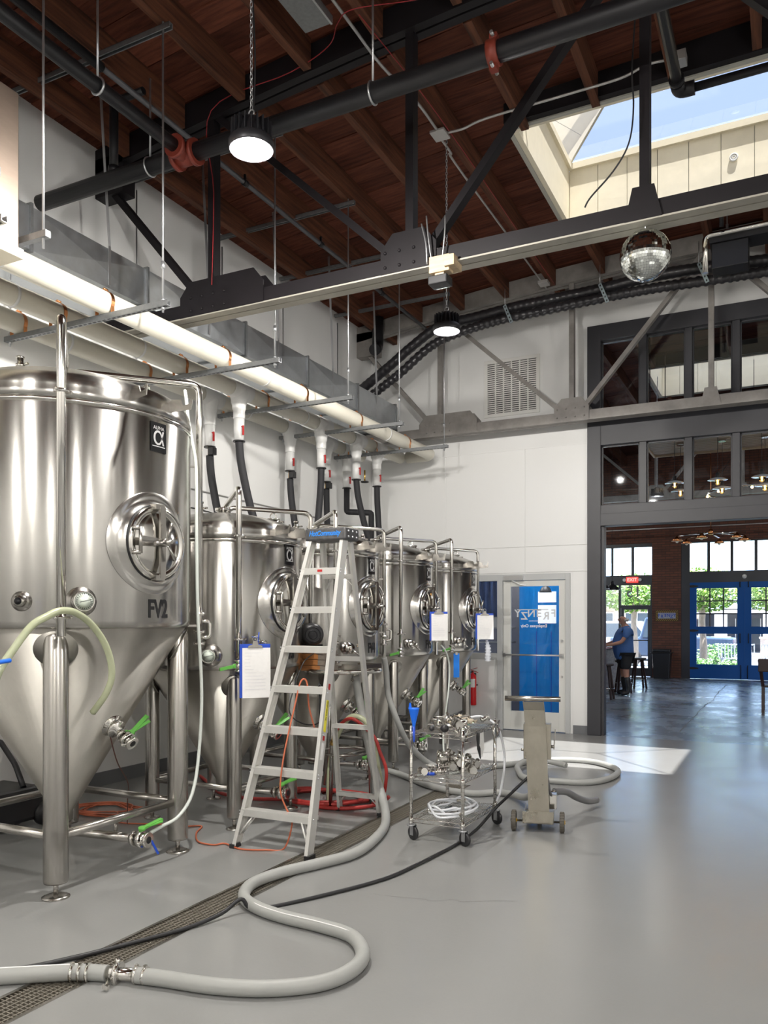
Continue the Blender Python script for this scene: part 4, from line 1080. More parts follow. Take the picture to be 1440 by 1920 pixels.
FV = {}
FV[2] = tank(-4.19, 3.72, .80, .33, 1.52, 2.80, .32, (.51, .505), .068, 'FV2', 'largest stainless fermentation tank, marked FV2, at the left edge', 2.015, True)
SM = [(3, 5.25, 'FV3', 'stainless fermentation tank just right of FV2, clipboard on its front, ladder overlapping it'),
      (4, 6.63, 'FV4', 'stainless fermentation tank marked FV4 seen through the stepladder'),
      (5, 7.95, 'FV5', 'stainless fermentation tank between FV4 and the last one, with hanging clipboard'),
      (6, 9.33, 'FV6', 'last stainless fermentation tank, nearest the back wall and glass door')]
for k, y, tx, lb in SM:
    FV[k] = tank(-4.10, y, .64, .28, 1.20, 2.17, .25, (.40, .38), .055, tx, lb, 1.69)
# ================================================================== ON THE BREWERY FLOOR
# ---- trench drain
t = root('trench_drain', (-2.8, 3, 0), 'long slotted steel trench drain set in the floor beside the tanks', 'drain')
ob('trough', MB().b2((DX0, DY0, -.14), (DX1, DY1, -.118)).b2((DX0 - .02, DY0, -.14), (DX0 + .001, DY1, -.02)).b2((DX1 - .001, DY0, -.14), (DX1 + .02, DY1, -.02)), mat('drain_trough', (.02, .019, .017), .7), t)
ob('rim', MB().b2((DX0 - .012, DY0, -.02), (DX0 + .006, DY1, .003)).b2((DX1 - .006, DY0, -.02), (DX1 + .012, DY1, .003)), LEGM, t)
g = MB()
for k in range(1, 7):
    x = DX0 + (DX1 - DX0) * k / 7
    g.b2((x - .003, DY0, -.020), (x + .003, DY1, -.002))
y = 1.6
while y < DY1:
    g.b2((DX0, y - .0022, -.016), (DX1, y + .0022, -.003)); y += .021
o = ob('grate', g, mat('drain_grate_steel', (.30, .275, .23), .45, .6), t); o['kind'] = 'stuff'

# ---- stepladder
t = root('stepladder', (-3.09, 5.0, 0), 'aluminium stepladder standing open across the drain in front of the tanks', 'ladder')
ft = {-1: V((-3.40, 4.49, .02)), 1: V((-2.79, 4.475, .02))}; tp = {-1: V((-3.135, 5.06, 2.16)), 1: V((-2.855, 5.06, 2.16))}
rf = {-1: V((-3.30, 5.74, .02)), 1: V((-2.91, 5.72, .02))}; rt = {-1: V((-3.12, 5.17, 2.13)), 1: V((-2.87, 5.17, 2.13))}
def at(a, b, z): return a + (b - a) * ((z - a.z) / (b.z - a.z))
for s in (-1, 1):
    a, b = ft[s], tp[s]
    m = MB().bar(a, b, .006, .075, (0, 1, 0)).bar(a + V((-.012 * s, -.034, 0)), b + V((-.012 * s, -.034, 0)), .024, .006, (0, 1, 0)).bar(a + V((-.012 * s, .034, 0)), b + V((-.012 * s, .034, 0)), .024, .006, (0, 1, 0))
    r_ = ob('front_rail', m, ALU, t)
    ob('rubber_foot', MB().box((a.x, a.y - .004, .014), (.036, .085, .028)), BLKP, r_)
    a, b = rf[s], rt[s]
    m = MB().bar(a, b, .006, .05, (0, 1, 0)).bar(a + V((-.01 * s, .022, 0)), b + V((-.01 * s, .022, 0)), .02, .006, (0, 1, 0)).bar(a + V((-.01 * s, -.022, 0)), b + V((-.01 * s, -.022, 0)), .02, .006, (0, 1, 0))
    r_ = ob('rear_rail', m, ALU, t)
    ob('rubber_foot', MB().box((a.x, a.y, .014), (.034, .06, .028)), BLKP, r_)
    p, q = at(ft[s], tp[s], 1.05), at(rf[s], rt[s], 1.12)
for k in range(7):
    z = .26 + .279 * k
    a, b = at(ft[-1], tp[-1], z), at(ft[1], tp[1], z)
    st = ob('step', MB().b2((a.x, a.y - .038, z - .008), (b.x, a.y + .040, z)).b2((a.x, a.y - .040, z - .048), (b.x, a.y - .034, z)).b2((a.x, a.y + .036, z - .03), (b.x, a.y + .040, z)), ALU, t, bev=.0015)
    rv = MB()
    for x in (a.x - .012, b.x + .012):
        for dz in (-.012, -.034): rv.sph((x, a.y - .042, z + dz), .005, 4)
    o = ob('rivets', rv, ROD, st); o['kind'] = 'stuff'
for z in (.17, .74, 1.28, 1.90):
    a, b = at(rf[-1], rt[-1], z), at(rf[1], rt[1], z)
    ob('rear_rung', MB().b2((a.x, a.y - .022, z - .006), (b.x, a.y + .022, z)).b2((a.x, a.y - .024, z - .034), (b.x, a.y - .02, z)), ALU, t)
for s in (-1, 1):
    z = .26; a = at(ft[s], tp[s], z); b = at(ft[s], tp[s], .09)
    ob('knee_brace', MB().cyl((a.x - s * .09, a.y - .02, z - .04), b + V((-.02 * s, -.02, 0)), .007, 8).cyl((a.x - s * .09, a.y + .02, z - .04), b + V((-.02 * s, .02, 0)), .007, 8), ALU, t)
    z = 1.90; a = at(rf[s], rt[s], z); b = at(rf[s], rt[s], 1.78)
    ob('knee_brace', MB().bar((a.x - s * .08, a.y, z - .02), b, .02, .004), ALU, t)
    a = at(rf[s], rt[s], .17); b = at(rf[s], rt[s], .06)
    ob('knee_brace', MB().bar((a.x - s * .08, a.y, .15), b, .02, .004), ALU, t)
cap = ob('top_cap', MB().b2((-3.165, 5.005, 2.135), (-2.825, 5.21, 2.225)), mat('worn_grey_cap', (.11, .11, .115), .45, .3, var=.5, vs=30), t, bev=.012)
ob('cap_lettering', text_mb('HotCommunity', .052, fr((-3.0, 5.0035, 2.185), (0, -1, 0), (1, 0, 0)), .0006, shear=.35, sx=.78, bold=.0012), mat('blue_marker', (.02, .22, .70), .5), cap)
rv = MB()
for i in range(3):
    for j in range(2): rv.sph((-2.825, 5.05 + .06 * i, 2.16 + .04 * j), .008, 4)
o = ob('rivets', rv, ROD, cap); o['kind'] = 'stuff'
def sticker(z0, z1, w_, mt, name='sticker'):
    a, b = at(ft[1], tp[1], z0), at(ft[1], tp[1], z1)
    return ob(name, MB().bar(a + V((.0045, 0, 0)), b + V((.0045, 0, 0)), .001, w_, (0, 1, 0)), mt, t)
sticker(.80, 1.01, .030, mat('yellow_label', (.80, .72, .05), .5)); sticker(1.08, 1.12, .024, REDP); sticker(.745, .775, .024, REDP); sticker(.62, .73, .026, PAPER)
a0 = at(ft[1], tp[1], .905) + V((.0056, 0, 0)); ax_ = (tp[1] - ft[1]).normalized()
ob('label_lettering', text_mb('CAUTION WARNING', .026, fr(a0, (1, 0, 0), ax_), .0003, sx=.82), BLACKM, t)
a1 = at(ft[-1], tp[-1], 1.934)
ob('sticker', MB().b2((-3.03, a1.y - .0415, 1.905), (-2.99, a1.y - .0402, 1.922)), REDP, t)

# ---- wire cart
cx0, cx1, cy0, cy1 = -2.395, -2.005, 5.19, 5.87
t = root('wire_cart', (-2.2, 5.53, 0), 'chrome three-shelf wire cart on black casters loaded with fittings', 'cart')
for x in (cx0, cx1):
    for y in (cy0, cy1):
        p = ob('post', MB().cyl((x, y, .115), (x, y, .80), .0125, 12).sph((x, y, .80), .0125, 5), POLI, t)
        rg = MB()
        for k in range(22): rg.tor(.0126, .0012, T(x, y, .15 + .028 * k), 12, 4)
        o = ob('post_grooves', rg, LEGM, p); o['kind'] = 'stuff'
        c = ob('caster', MB().cyl((x, y, .09), (x, y, .125), .010, 8).cyl((x, y, .105), (x, y, .112), .03, 12).box((-.016, .0, .072), (.004, .034, .075), T(x + .01, y + .014, 0) @ RZ(1.15)).box((.016, .0, .072), (.004, .034, .075), T(x + .01, y + .014, 0) @ RZ(1.15)), ROD, t)
        ob('wheel', MB().lathe([(.0, -.012), (.042, -.012), (.050, -.007), (.050, .007), (.042, .012), (0, .012)], 24, T(x + .01, y + .014, .050) @ RZ(1.15) @ RY(pi / 2)), BLKP, c)
for z in (.155, .455, .765):
    m = MB()
    for zz in (z, z - .028):
        for a, b in (((cx0, cy0), (cx1, cy0)), ((cx0, cy1), (cx1, cy1)), ((cx0, cy0), (cx0, cy1)), ((cx1, cy0), (cx1, cy1))):
            m.cyl((a[0], a[1], zz), (b[0], b[1], zz), .0032, 6)
    for a, b, n in (((cx0, cy0), (cx1, cy0), 10), ((cx0, cy1), (cx1, cy1), 10), ((cx0, cy0), (cx0, cy1), 18), ((cx1, cy0), (cx1, cy1), 18)):
        P = [V((a[0] + (b[0] - a[0]) * k / n, a[1] + (b[1] - a[1]) * k / n, z if k % 2 else z - .028)) for k in range(n + 1)]
        m.tube(P, .0022, 5)
    s = ob('shelf_frame', m, POLI, t)
    wd = MB()
    for k in range(1, 22): x = cx0 + (cx1 - cx0) * k / 22; wd.cyl((x, cy0, z), (x, cy1, z), .0018, 4)
    for k in range(1, 4): y = cy0 + (cy1 - cy0) * k / 4; wd.cyl((cx0, y, z - .004), (cx1, y, z - .004), .003, 5)
    o = ob('wire_deck', wd, POLI, s); o['kind'] = 'stuff'
    for x in (cx0, cx1):
        for y in (cy0, cy1): ob('corner_sleeve', MB().cyl((x, y, z - .035), (x, y, z + .012), .0165, 12), POLI, s)

# loose sanitary fittings: a few kinds, copied
def f_clamp(t):
    ob('ring', MB().tor(.032, .009, T(0, 0, .009), 20, 6), POLI, t)
    ob('wing_bolt', MB().cyl((.038, -.012, .009), (.038, .03, .009), .005, 6).sph((.038, .032, .009), .009, 5).box((.038, .040, .009), (.026, .006, .012)), LEGM, t)
def f_tee(t):
    ob('tee_body', MB().cyl((-.055, 0, .022), (.055, 0, .022), .018, 12).cyl((0, 0, .022), (0, .055, .022), .018, 12), POLI, t)
    for p, q in (((-.06, 0, .022), (-.054, 0, .022)), ((.054, 0, .022), (.06, 0, .022)), ((0, .054, .022), (0, .06, .022))): ob('ferrule', MB().cyl(p, q, .026, 14), POLI, t)
def f_elbow(t):
    ob('bend', MB().tube(fil([(-.05, 0, .022), (.01, 0, .022), (.01, .06, .022)], .04, 6), .018, 12), POLI, t)
    for p, q in (((-.055, 0, .022), (-.049, 0, .022)), ((.01, .059, .022), (.01, .065, .022))): ob('ferrule', MB().cyl(p, q, .026, 14), POLI, t)
def f_spool(t):
    ob('spool_body', MB().lathe([(.0, 0), (.028, 0), (.028, .006), (.018, .01), (.018, .05), (.028, .054), (.028, .06), (.015, .06)], 18), POLI, t)
    ob('gasket', MB().tor(.022, .003, T(0, 0, .061), 16, 5), WHITEP, t)
def f_valve(t):
    ob('valve_body', MB().cyl((-.05, 0, .025), (.05, 0, .025), .019, 12).cyl((-.012, 0, .025), (.012, 0, .025), .032, 14).cyl((-.055, 0, .025), (-.045, 0, .025), .028, 14).cyl((.045, 0, .025), (.055, 0, .025), .028, 14), POLI, t)
    ob('lever', MB().bar((0, 0, .055), (.07, .02, .062), .018, .006), LEGM, t)
KINDS = [('clamp_ring', f_clamp, 'stainless clamp ring with wing bolt'), ('pipe_tee', f_tee, 'stainless pipe tee'), ('pipe_elbow', f_elbow, 'stainless pipe elbow'), ('pipe_spool', f_spool, 'short stainless spool'), ('ball_valve', f_valve, 'small stainless valve')]
def fitting(kind, loc, rz, tilt, group, where, cache={}):
    n, fn, lb = KINDS[kind]
    if kind not in cache:
        r = root(n, (0, 0, 0), '', 'fitting'); fn(r); cache[kind] = r; c = r
    else: c = dup(cache[kind])
    c.location = loc; c.rotation_euler = (tilt, 0, rz); c['label'] = lb + ' ' + where; c['group'] = group; c['category'] = 'fitting'
    return c
random.seed(5)
for k in range(22):
    x = random.uniform(cx0 + .05, cx1 - .05); y = random.uniform(cy0 + .06, cy1 - .08)
    fitting(random.choice([0, 0, 3, 0, 2, 4]), (x, y, .770 + random.choice([.0, .02, .035])), random.uniform(0, 6.3), random.choice([-1.1, -.5, .3, .8, 1.2]), 'fittings on the top shelf', 'lying on the top shelf of the cart')
for k in range(26):
    x = random.gauss(-2.19, .09); y = random.gauss(5.56, .13); x = min(max(x, cx0 + .05), cx1 - .05); y = min(max(y, cy0 + .10), cy1 - .06)
    fitting(random.randrange(5), (x, y, .458 + random.choice([0, .012, .035, .06])), random.uniform(0, 6.3), random.uniform(-.5, .5), 'fittings on the middle shelf', 'in the heap on the middle shelf of the cart')
for k in range(7):
    fitting([1, 2, 4, 3, 2, 4, 1][k], (random.uniform(-2.35, -2.22), random.uniform(5.27, 5.38), .458), random.uniform(0, 6.3), random.uniform(-.2, .2), 'fittings at the front of the middle shelf', 'at the front of the middle shelf of the cart')
for k in range(4):
    c = fitting(0, (cx1 + .012 + .012 * k, cy1 - .06 - .045 * k + .03, .735), 1.57, 1.45, 'clamps hooked on the cart corner', 'hooked over the right edge of the cart top'); c.scale = (1.35, 1.35, 1.35)
for x, y, r_, lb in ((-2.16, 5.24, .030, 'larger black rubber ball on the top shelf of the cart'), (-2.27, 5.27, .020, 'smaller black rubber ball on the top shelf of the cart')):
    q = root('rubber_ball', (x, y, .768), lb, 'ball')
    ob('ball', MB().sph((x, y, .768 + r_), r_, 12, (1, 1, .95)), BLKP, q); ob('neck', MB().cyl((x, y + r_ * .9, .768 + r_), (x, y + r_ * 1.3, .768 + r_), r_ * .4, 10), POLI, q)
q = root('blue_funnel', (-2.375, 5.16, .72), 'long blue plastic funnel hanging at the cart corner', 'funnel')
ob('cone', MB().lathe([(.040, .24), (.037, .23), (.013, .13), (.009, .10), (.006, .0)], 24, T(-2.362, 5.165, .70)), BLUB, q)
ob('stem', MB().lathe([(.0105, .11), (.008, .02), (.006, 0)], 14, T(-2.362, 5.165, .70)), BLUP, q)
ob('hang_tab', MB().prism([(-.012, 0), (.012, 0), (.005, .045), (-.005, .045)], .003, fr((-2.390, 5.165, .93), (0, -1, 0), (1, 0, 0))), BLUB, q)
q = root('blue_handled_tool', (-2.30, 5.25, .46), 'blue-handled tool lying at the front of the middle shelf', 'tool')
ob('handle', MB().tube([(-2.31, 5.235, .470), (-2.24, 5.25, .470)], [.012, .011], 10), BLUP, q); ob('shaft', MB().cyl((-2.24, 5.25, .470), (-2.17, 5.262, .468), .005, 8), POLI, q)
q = root('clear_hose_coil', (-2.2, 5.5, .16), 'coil of clear tubing with steel ends on the bottom shelf', 'hose')
P = []
for k in range(60):
    a = k * .55; R1 = .14 + .03 * sin(k * .37)
    P.append((-2.2 + (R1 + .02) * cos(a) * .95, 5.50 + R1 * 1.45 * sin(a), .172 + .012 * (k % 9) / 2 + .006 * sin(k)))
ob('tubing', MB().tube(spl(P, 4), .009, 8), mat('clear_tubing', (.72, .74, .78), .2, 0), q)
ob('hose_end', MB().cyl((-2.10, 5.36, .20), (-2.06, 5.30, .185), .012, 10).cyl((-2.32, 5.40, .19), (-2.34, 5.34, .18), .013, 10).cyl((-2.22, 5.62, .21), (-2.16, 5.65, .21), .012, 10), POLI, q)
q = root('shelf_hose', (-2.1, 5.85, .8), 'thin clear hose arching off the back of the cart down to the floor', 'hose')
ob('tubing', MB().tube(spl([(-2.23, 5.70, .79), (-2.16, 5.80, .82), (-2.08, 5.84, .815), (-1.975, 5.85, .74), (-1.925, 5.86, .52), (-1.95, 5.85, .28), (-1.985, 5.84, .18)], 6), .010, 8), MATS['clear_tubing'], q)
ob('hose_end', MB().cyl((-1.985, 5.84, .19), (-2.0, 5.84, .13), .013, 10), POLI, q)
q = root('work_glove', (-2.2, 5.68, .78), 'crumpled beige work cloth with a black-handled brush on the cart', 'cloth')
gv = MB(); N1, N2 = 10, 8
for i in range(N1):
    for j in range(N2):
        u_, v_ = i / (N1 - 1) - .5, j / (N2 - 1) - .5
        gv.v.append(V((-2.2 + u_ * .2, 5.66 + v_ * .16, .80 + .05 * math.exp(-8 * (u_ * u_ + v_ * v_)) + .012 * sin(i * 2.3 + j * 1.7))))
for i in range(N1 - 1):
    for j in range(N2 - 1): gv.f.append((i * N2 + j, (i + 1) * N2 + j, (i + 1) * N2 + j + 1, i * N2 + j + 1)); gv.s.append(True)
c = ob('cloth', gv, mat('beige_cloth', (.55, .47, .36), .8, 0, var=.2, vs=20), q); sd = c.modifiers.new('thick', 'SOLIDIFY'); sd.thickness = .008
ob('brush', MB().cyl((-2.28, 5.62, .83), (-2.20, 5.70, .87), .012, 8).cyl((-2.28, 5.62, .83), (-2.31, 5.59, .80), .018, 10), BLKP, q)
q = root('hanging_gloves', (-2.02, 5.55, .62), 'pair of black and white rubber pieces hanging under the cart edge', 'gloves')
ob('white_flap', MB().add([(-2.0, 5.52, .74), (-2.0, 5.60, .74), (-1.995, 5.60, .62), (-1.998, 5.56, .56), (-2.0, 5.53, .60)], [(0, 1, 2, 3, 4)]), WHITEP, q)
ob('black_flap', MB().tube(spl([(-2.0, 5.48, .75), (-1.998, 5.475, .68), (-1.995, 5.49, .62), (-1.99, 5.505, .56)], 4), [.010, .012, .013, .012, .010, .009, .012, .014, .012, .010, .008, .006, .004], 8), BLKP, q)

# ---- pump trolley
O = V((-1.655, 5.81, 0)); ax_ = V((.972, .236, 0)); bk = V((-.236, .972, 0))
PM = Matrix((ax_, bk, V((0, 0, 1)))).transposed().to_4x4(); PM.translation = O
t = root('pump_trolley', tuple(O), 'stainless pump trolley with upright column and T handle on two yellow-hubbed wheels', 'trolley')
WST = mat('worn_stainless', (.50, .47, .40), .30, 1.0, var=.25, vs=5, st=(1.5, 1.5, 1), col2=(.38, .35, .29), rvar=.06)
def pm(mb): mb.v = [PM @ q for q in mb.v]; return mb
P2 = [(-.075, .0), (.075, .0), (.075, .055), (.068, .055), (.068, .007), (-.068, .007), (-.068, .055), (-.075, .055)]
def colsec(z, yo, xo): return [(x + xo, y + yo, z) for x, y in P2]
vs = colsec(.13, -.02, .01) + colsec(.78, -.035, -.015) + colsec(.90, -.045, -.025) + colsec(.965, -.085, -.03)
fs = [tuple(reversed(range(8))), tuple(range(24, 32))] + [(r * 8 + k, r * 8 + (k + 1) % 8, (r + 1) * 8 + (k + 1) % 8, (r + 1) * 8 + k) for r in range(3) for k in range(8)]
ob('column', pm(MB().add(vs, fs)), WST, t)
ob('handle_bar', pm(MB().cyl((-.235, -.065, .985), (.165, -.065, .985), .019, 16)), LEGM, t)
ob('control_box', pm(MB().b2((-.105, .02, .53), (.095, .13, .79))), WST, t, bev=.005)
ob('control_lever', pm(MB().cyl((.095, .07, .62), (.12, .07, .62), .012, 10).bar((.115, .07, .60), (.125, .07, .75), .014, .008).cyl((-.125, .07, .59), (-.10, .07, .59), .010, 8)), LEGM, t)
ob('base_pan', pm(MB().b2((-.11, -.03, .065), (.115, -.022, .155)).b2((-.11, -.03, .065), (.115, .40, .073)).b2((-.11, -.03, .073), (-.104, .40, .11)).b2((.109, -.03, .073), (.115, .40, .11))), WST, t)
ob('axle', pm(MB().cyl((-.20, .02, .074), (.20, .02, .074), .008, 10)), LEGM, t)
TYRE = mat('grey_tyre', (.10, .09, .075), .7, 0, bump=.2, bs=60)
for x in (-.175, .175):
    w_ = ob('wheel', pm(MB().lathe([(.040, -.016), (.066, -.018), (.074, -.010), (.074, .010), (.066, .018), (.040, .016)], 28, T(x, .02, .074) @ RY(pi / 2))), TYRE, t)
    tr_ = MB()
    for k in range(22): tr_.box((.073, 0, 0), (.006, .010, .030), T(x, .02, .074) @ RY(pi / 2) @ RZ(2 * pi * k / 22))
    ob('tread', pm(tr_), TYRE, w_)
    ob('hub', pm(MB().lathe([(0, -.014), (.042, -.010), (.042, .010), (.015, .016), (.015, .022), (0, .022)], 20, T(x, .02, .074) @ RY(pi / 2))), mat('yellow_hub', (.62, .38, .04), .45), w_)
ob('motor', pm(MB().cyl((.0, .10, .19), (.0, .30, .19), .075, 20).cyl((0, .30, .19), (0, .34, .19), .055, 18).sph((0, .10, .19), .073, 10, (1, .4, 1))), POLI, t)
ob('pump_head', pm(MB().cyl((.0, .34, .19), (.0, .40, .19), .085, 22).cyl((.06, .37, .19), (.13, .37, .22), .028, 12).box((.10, .16, .20), (.07, .09, .11))), POLI, t, bev=.004)
ob('motor_cable', pm(MB().tube(spl([(.05, .08, .54), (.065, .09, .40), (.085, .10, .28), (.10, .13, .24)], 5), .010, 8)), mat('grey_cable', (.12, .12, .125), .5), t)
ob('rear_caster', pm(MB().cyl((0, .36, .035), (0, .36, .07), .02, 10).lathe([(0, -.015), (.035, -.015), (.035, .015), (0, .015)], 16, T(0, .36, .036) @ RY(pi / 2))), BLKP, t)

# ---- hoses and cords on the floor
def hose(name, pts, r, mt, label, n=6, seg=12, extra=None, cat='hose'):
    t = root(name, pts[0], label, cat)
    ob('tube', MB().tube(spl(pts, n), r, seg), mt, t)
    if extra: extra(t)
    return t
HR = .034
hm = [(-3.26, 5.95, 1.09), (-3.22, 5.93, .93), (-3.12, 5.87, .64), (-3.0, 5.80, .33), (-2.86, 5.68, .12), (-2.70, 5.39, HR), (-2.575, 4.96, HR), (-2.54, 4.61, HR), (-2.629, 4.334, HR), (-2.736, 4.076, HR), (-2.776, 3.833, HR), (-2.69, 3.627, HR), (-2.53, 3.517, HR), (-2.325, 3.464, HR), (-2.089, 3.445, HR), (-1.881, 3.397, HR), (-1.734, 3.233, HR), (-1.70, 3.06, HR), (-1.757, 2.896, HR), (-1.928, 2.755, HR), (-2.14, 2.675, HR), (-2.36, 2.637, HR), (-2.50, 2.607, HR)]
def band(t, p, q, n=3):
    p, q = V(p), V(q); d = (q - p).normalized(); m = MB()
    for k in range(n):
        c = p + (q - p) * k / max(n - 1, 1)
        m.cyl(c - d * .006, c + d * .006, HR + .004, 16); m.box(tuple(c + V((0, 0, HR + .006))), (.014, .014, .012))
    ob('hose_clamp', m, POLI, t)
hose('suction_hose', hm, HR, HOSE, 'thick grey hose from the pump table winding in an S across the floor', 6, 16, lambda t: (band(t, (-2.46, 2.62, HR), (-2.50, 2.61, HR), 2), ob('print_stripe', MB().tube([(p[0] + .012, p[1] - .022, HR + .0265) for p in spl([hm[k] for k in range(11, 17)], 6)], .0035, 5), PAPER, t)))
h2 = [(-2.625, 2.565, HR), (-2.73, 2.525, HR), (-2.86, 2.44, HR), (-3.02, 2.33, HR), (-3.25, 2.17, HR), (-3.6, 1.9, HR)]
hose('suction_hose', h2, HR, HOSE, 'short thick grey hose leaving the picture at the lower left', 6, 16, lambda t: (band(t, (-2.70, 2.53, HR), (-2.76, 2.50, HR), 3), ob('print_stripe', MB().tube([(p[0], p[1] + .006, HR * 2 - .001) for p in spl(h2[1:], 5)], .004, 5), PAPER, t)))
t = root('hose_coupling', (-2.58, 2.585, 0), 'stainless clamp coupling joining the two thick hoses on the drain', 'coupling')
d_ = V((.95, .30, 0)).normalized(); c0 = V((-2.58, 2.583, HR))
ob('ferrule', MB().cyl(c0 - d_ * .10, c0 + d_ * .10, .027, 16).cyl(c0 - d_ * .012, c0, .044, 18).cyl(c0, c0 + d_ * .012, .044, 18), POLI, t)
ob('clamp', MB().cyl(c0 - d_ * .010, c0 + d_ * .010, .050, 18).cyl(c0 + V((-.02, -.04, -.01)), c0 + V((.02, -.085, -.02)), .007, 6).box(tuple(c0 + V((.02, -.09, -.018))), (.03, .012, .018)).cyl(c0 + V((0, .0, .03)), c0 + V((.0, .0, .07)), .010, 8), POLI, t)
hose('suction_hose', [(-3.60, 7.16, 1.19), (-3.587, 7.18, 1.05), (-3.576, 7.18, .90), (-3.556, 7.2, .758), (-3.474, 7.25, .507), (-3.456, 7.4, .324), (-3.427, 7.6, .172), (-3.354, 7.75, .06), (-3.209, 7.76, .03), (-2.99, 7.80, .03), (-2.756, 8.101, .03), (-2.594, 8.35, .03), (-2.429, 8.628, .03), (-2.202, 8.819, .03), (-1.91, 8.814, .03), (-1.672, 8.611, .03), (-1.546, 8.339, .03), (-1.565, 7.928, .03), (-1.722, 7.647, .03), (-2.071, 7.58, .03), (-2.30, 7.62, .03), (-2.43, 7.85, .04), (-2.50, 8.05, .06), (-2.46, 8.36, .085), (-2.3, 8.5, .05), (-2.1, 8.45, .032)], .029, HOSE, 'grey hose dropping from the FV4 pipe and looping on the sunlit floor', 6, 14)
hose('suction_hose', [(-3.60, 7.25, .05), (-3.40, 7.187, .03), (-3.045, 6.897, .03), (-2.767, 6.744, .03), (-2.489, 6.708, .03), (-2.32, 6.85, .03), (-2.15, 6.78, .04), (-1.95, 6.45, .10), (-1.80, 6.22, .19)], .029, HOSE, 'grey hose lying behind the cart and running to the pump trolley', 6, 14)
hose('outlet_hose', [(-1.64, 6.22, .22), (-1.58, 6.35, .20), (-1.53, 6.5, .13), (-1.48, 6.66, .075), (-1.44, 6.82, .055)], .027, mat('dark_grey_hose', (.17, .17, .175), .4), 'short dark grey hose end sticking out from the pump trolley', 5, 12)
hose('power_cord', [(-1.70, 5.83, .42), (-1.746, 5.80, .377), (-1.86, 5.79, .26), (-1.973, 5.78, .144), (-2.03, 5.55, .04), (-2.05, 5.2, .012), (-2.07, 4.95, .012), (-2.104, 4.634, .012), (-2.162, 4.298, .012), (-2.348, 3.87, .012), (-2.545, 3.545, .012), (-2.60, 3.48, .075), (-2.64, 3.37, .03), (-2.70, 3.166, .012), (-2.816, 2.883, .012), (-2.943, 2.617, .012), (-3.09, 2.399, .012), (-3.5, 1.9, .012)], .011, BLKH, 'black power cord stretched across the floor and over the drain', 6, 10, None, 'cord')
random.seed(3)
def coil(c, R1, R2, n, r, z, jit):
    P = []
    for k in range(n * 10):
        a = 2 * pi * k / 10; f = 1 + jit * sin(k * .71) + jit * .6 * sin(k * 1.93)
        P.append((c[0] + R1 * f * cos(a), c[1] + R2 * f * sin(a + .3 * sin(k * .13)), z + r * .9 * (k // 10) * .6 + r * .6 * (1 + sin(k * 1.1))))
    return P
hose('red_hose', coil((-3.62, 5.98), .36, .26, 4, .016, .016, .16) + [(-3.5, 5.7, .02), (-3.25, 5.74, .02), (-3.05, 5.95, .03), (-2.96, 5.98, .10)], .016, REDH, 'red rubber hose coiled on the floor between two tank legs', 4, 10)
hose('red_hose', [(-5.2, 6.3, .02), (-4.76, 5.95, .02), (-4.5, 5.75, .02), (-4.15, 5.70, .02), (-3.9, 5.80, .02)], .016, REDH, 'red rubber hose trailing under FV3 towards the wall', 6, 10)
hose('red_hose', [(-3.345, 5.74, .60), (-3.32, 5.74, .66), (-3.27, 5.74, .72), (-3.21, 5.74, .755), (-3.14, 5.75, .74), (-3.0, 5.78, .62), (-2.95, 5.79, .5), (-2.90, 5.80, .37), (-2.91, 5.82, .25), (-2.96, 5.86, .12), (-3.1, 5.95, .03)], .014, REDH, 'red hose draped over a rear ladder rung', 6, 10, lambda t: ob('brass_end', MB().cyl((-3.345, 5.74, .60), (-3.36, 5.74, .56), .017, 10).cyl((-3.36, 5.74, .56), (-3.365, 5.74, .53), .02, 10), BRASS, t))
hose('clear_hose', [(-3.44, 5.82, .03), (-3.43, 5.80, .20), (-3.41, 5.79, .375), (-3.36, 5.78, .556), (-3.276, 5.77, .70), (-3.19, 5.77, .775), (-3.08, 5.78, .74), (-3.02, 5.80, .60), (-2.99, 5.83, .38), (-2.97, 5.86, .2)], .022, CLRH, 'pale clear hose looped over a rear ladder rung', 6, 12)
hose('orange_cord', [(-4.05, 4.75, .008), (-3.953, 4.804, .008), (-3.858, 4.629, .008), (-3.696, 4.456, .008), (-3.551, 4.439, .008), (-3.50, 4.50, .008), (-3.322, 4.44, .008), (-3.15, 4.50, .008), (-3.06, 4.58, .012), (-3.01, 4.60, .194), (-3.044, 4.58, .281), (-3.079, 4.56, .405), (-3.074, 4.58, .587), (-3.07, 4.64, .769), (-3.061, 4.72, .987), (-3.044, 4.76, 1.13), (-3.02, 4.80, 1.125), (-3.02, 4.83, .95), (-2.98, 4.84, .80)], .006, ORAN, 'orange extension cord running from the ladder step down to the floor', 6, 8, lambda t: ob('connector', MB().box((-2.97, 4.84, .79), (.05, .022, .026)), ORAN, t), 'cord')
hose('orange_cord', coil((-4.96, 4.85), .26, .18, 7, .006, .008, .22) + [(-4.6, 4.6, .01), (-4.3, 4.7, .008), (-4.05, 4.76, .008)], .006, ORAN, 'tangle of orange cord on the floor behind the large tank', 3, 6, None, 'cord')
hose('black_cord', [(-3.50, 5.72, 1.30), (-3.46, 5.45, 1.22), (-3.40, 5.2, 1.0), (-3.26, 4.95, .88), (-3.1, 4.88, .82), (-2.95, 4.85, .84), (-2.90, 4.84, .98), (-2.92, 4.8, 1.12), (-2.90, 4.78, 1.0), (-2.94, 4.84, .80)], .005, BLKH, 'thin black pump cord looped through the ladder steps', 6, 6, None, 'cord')
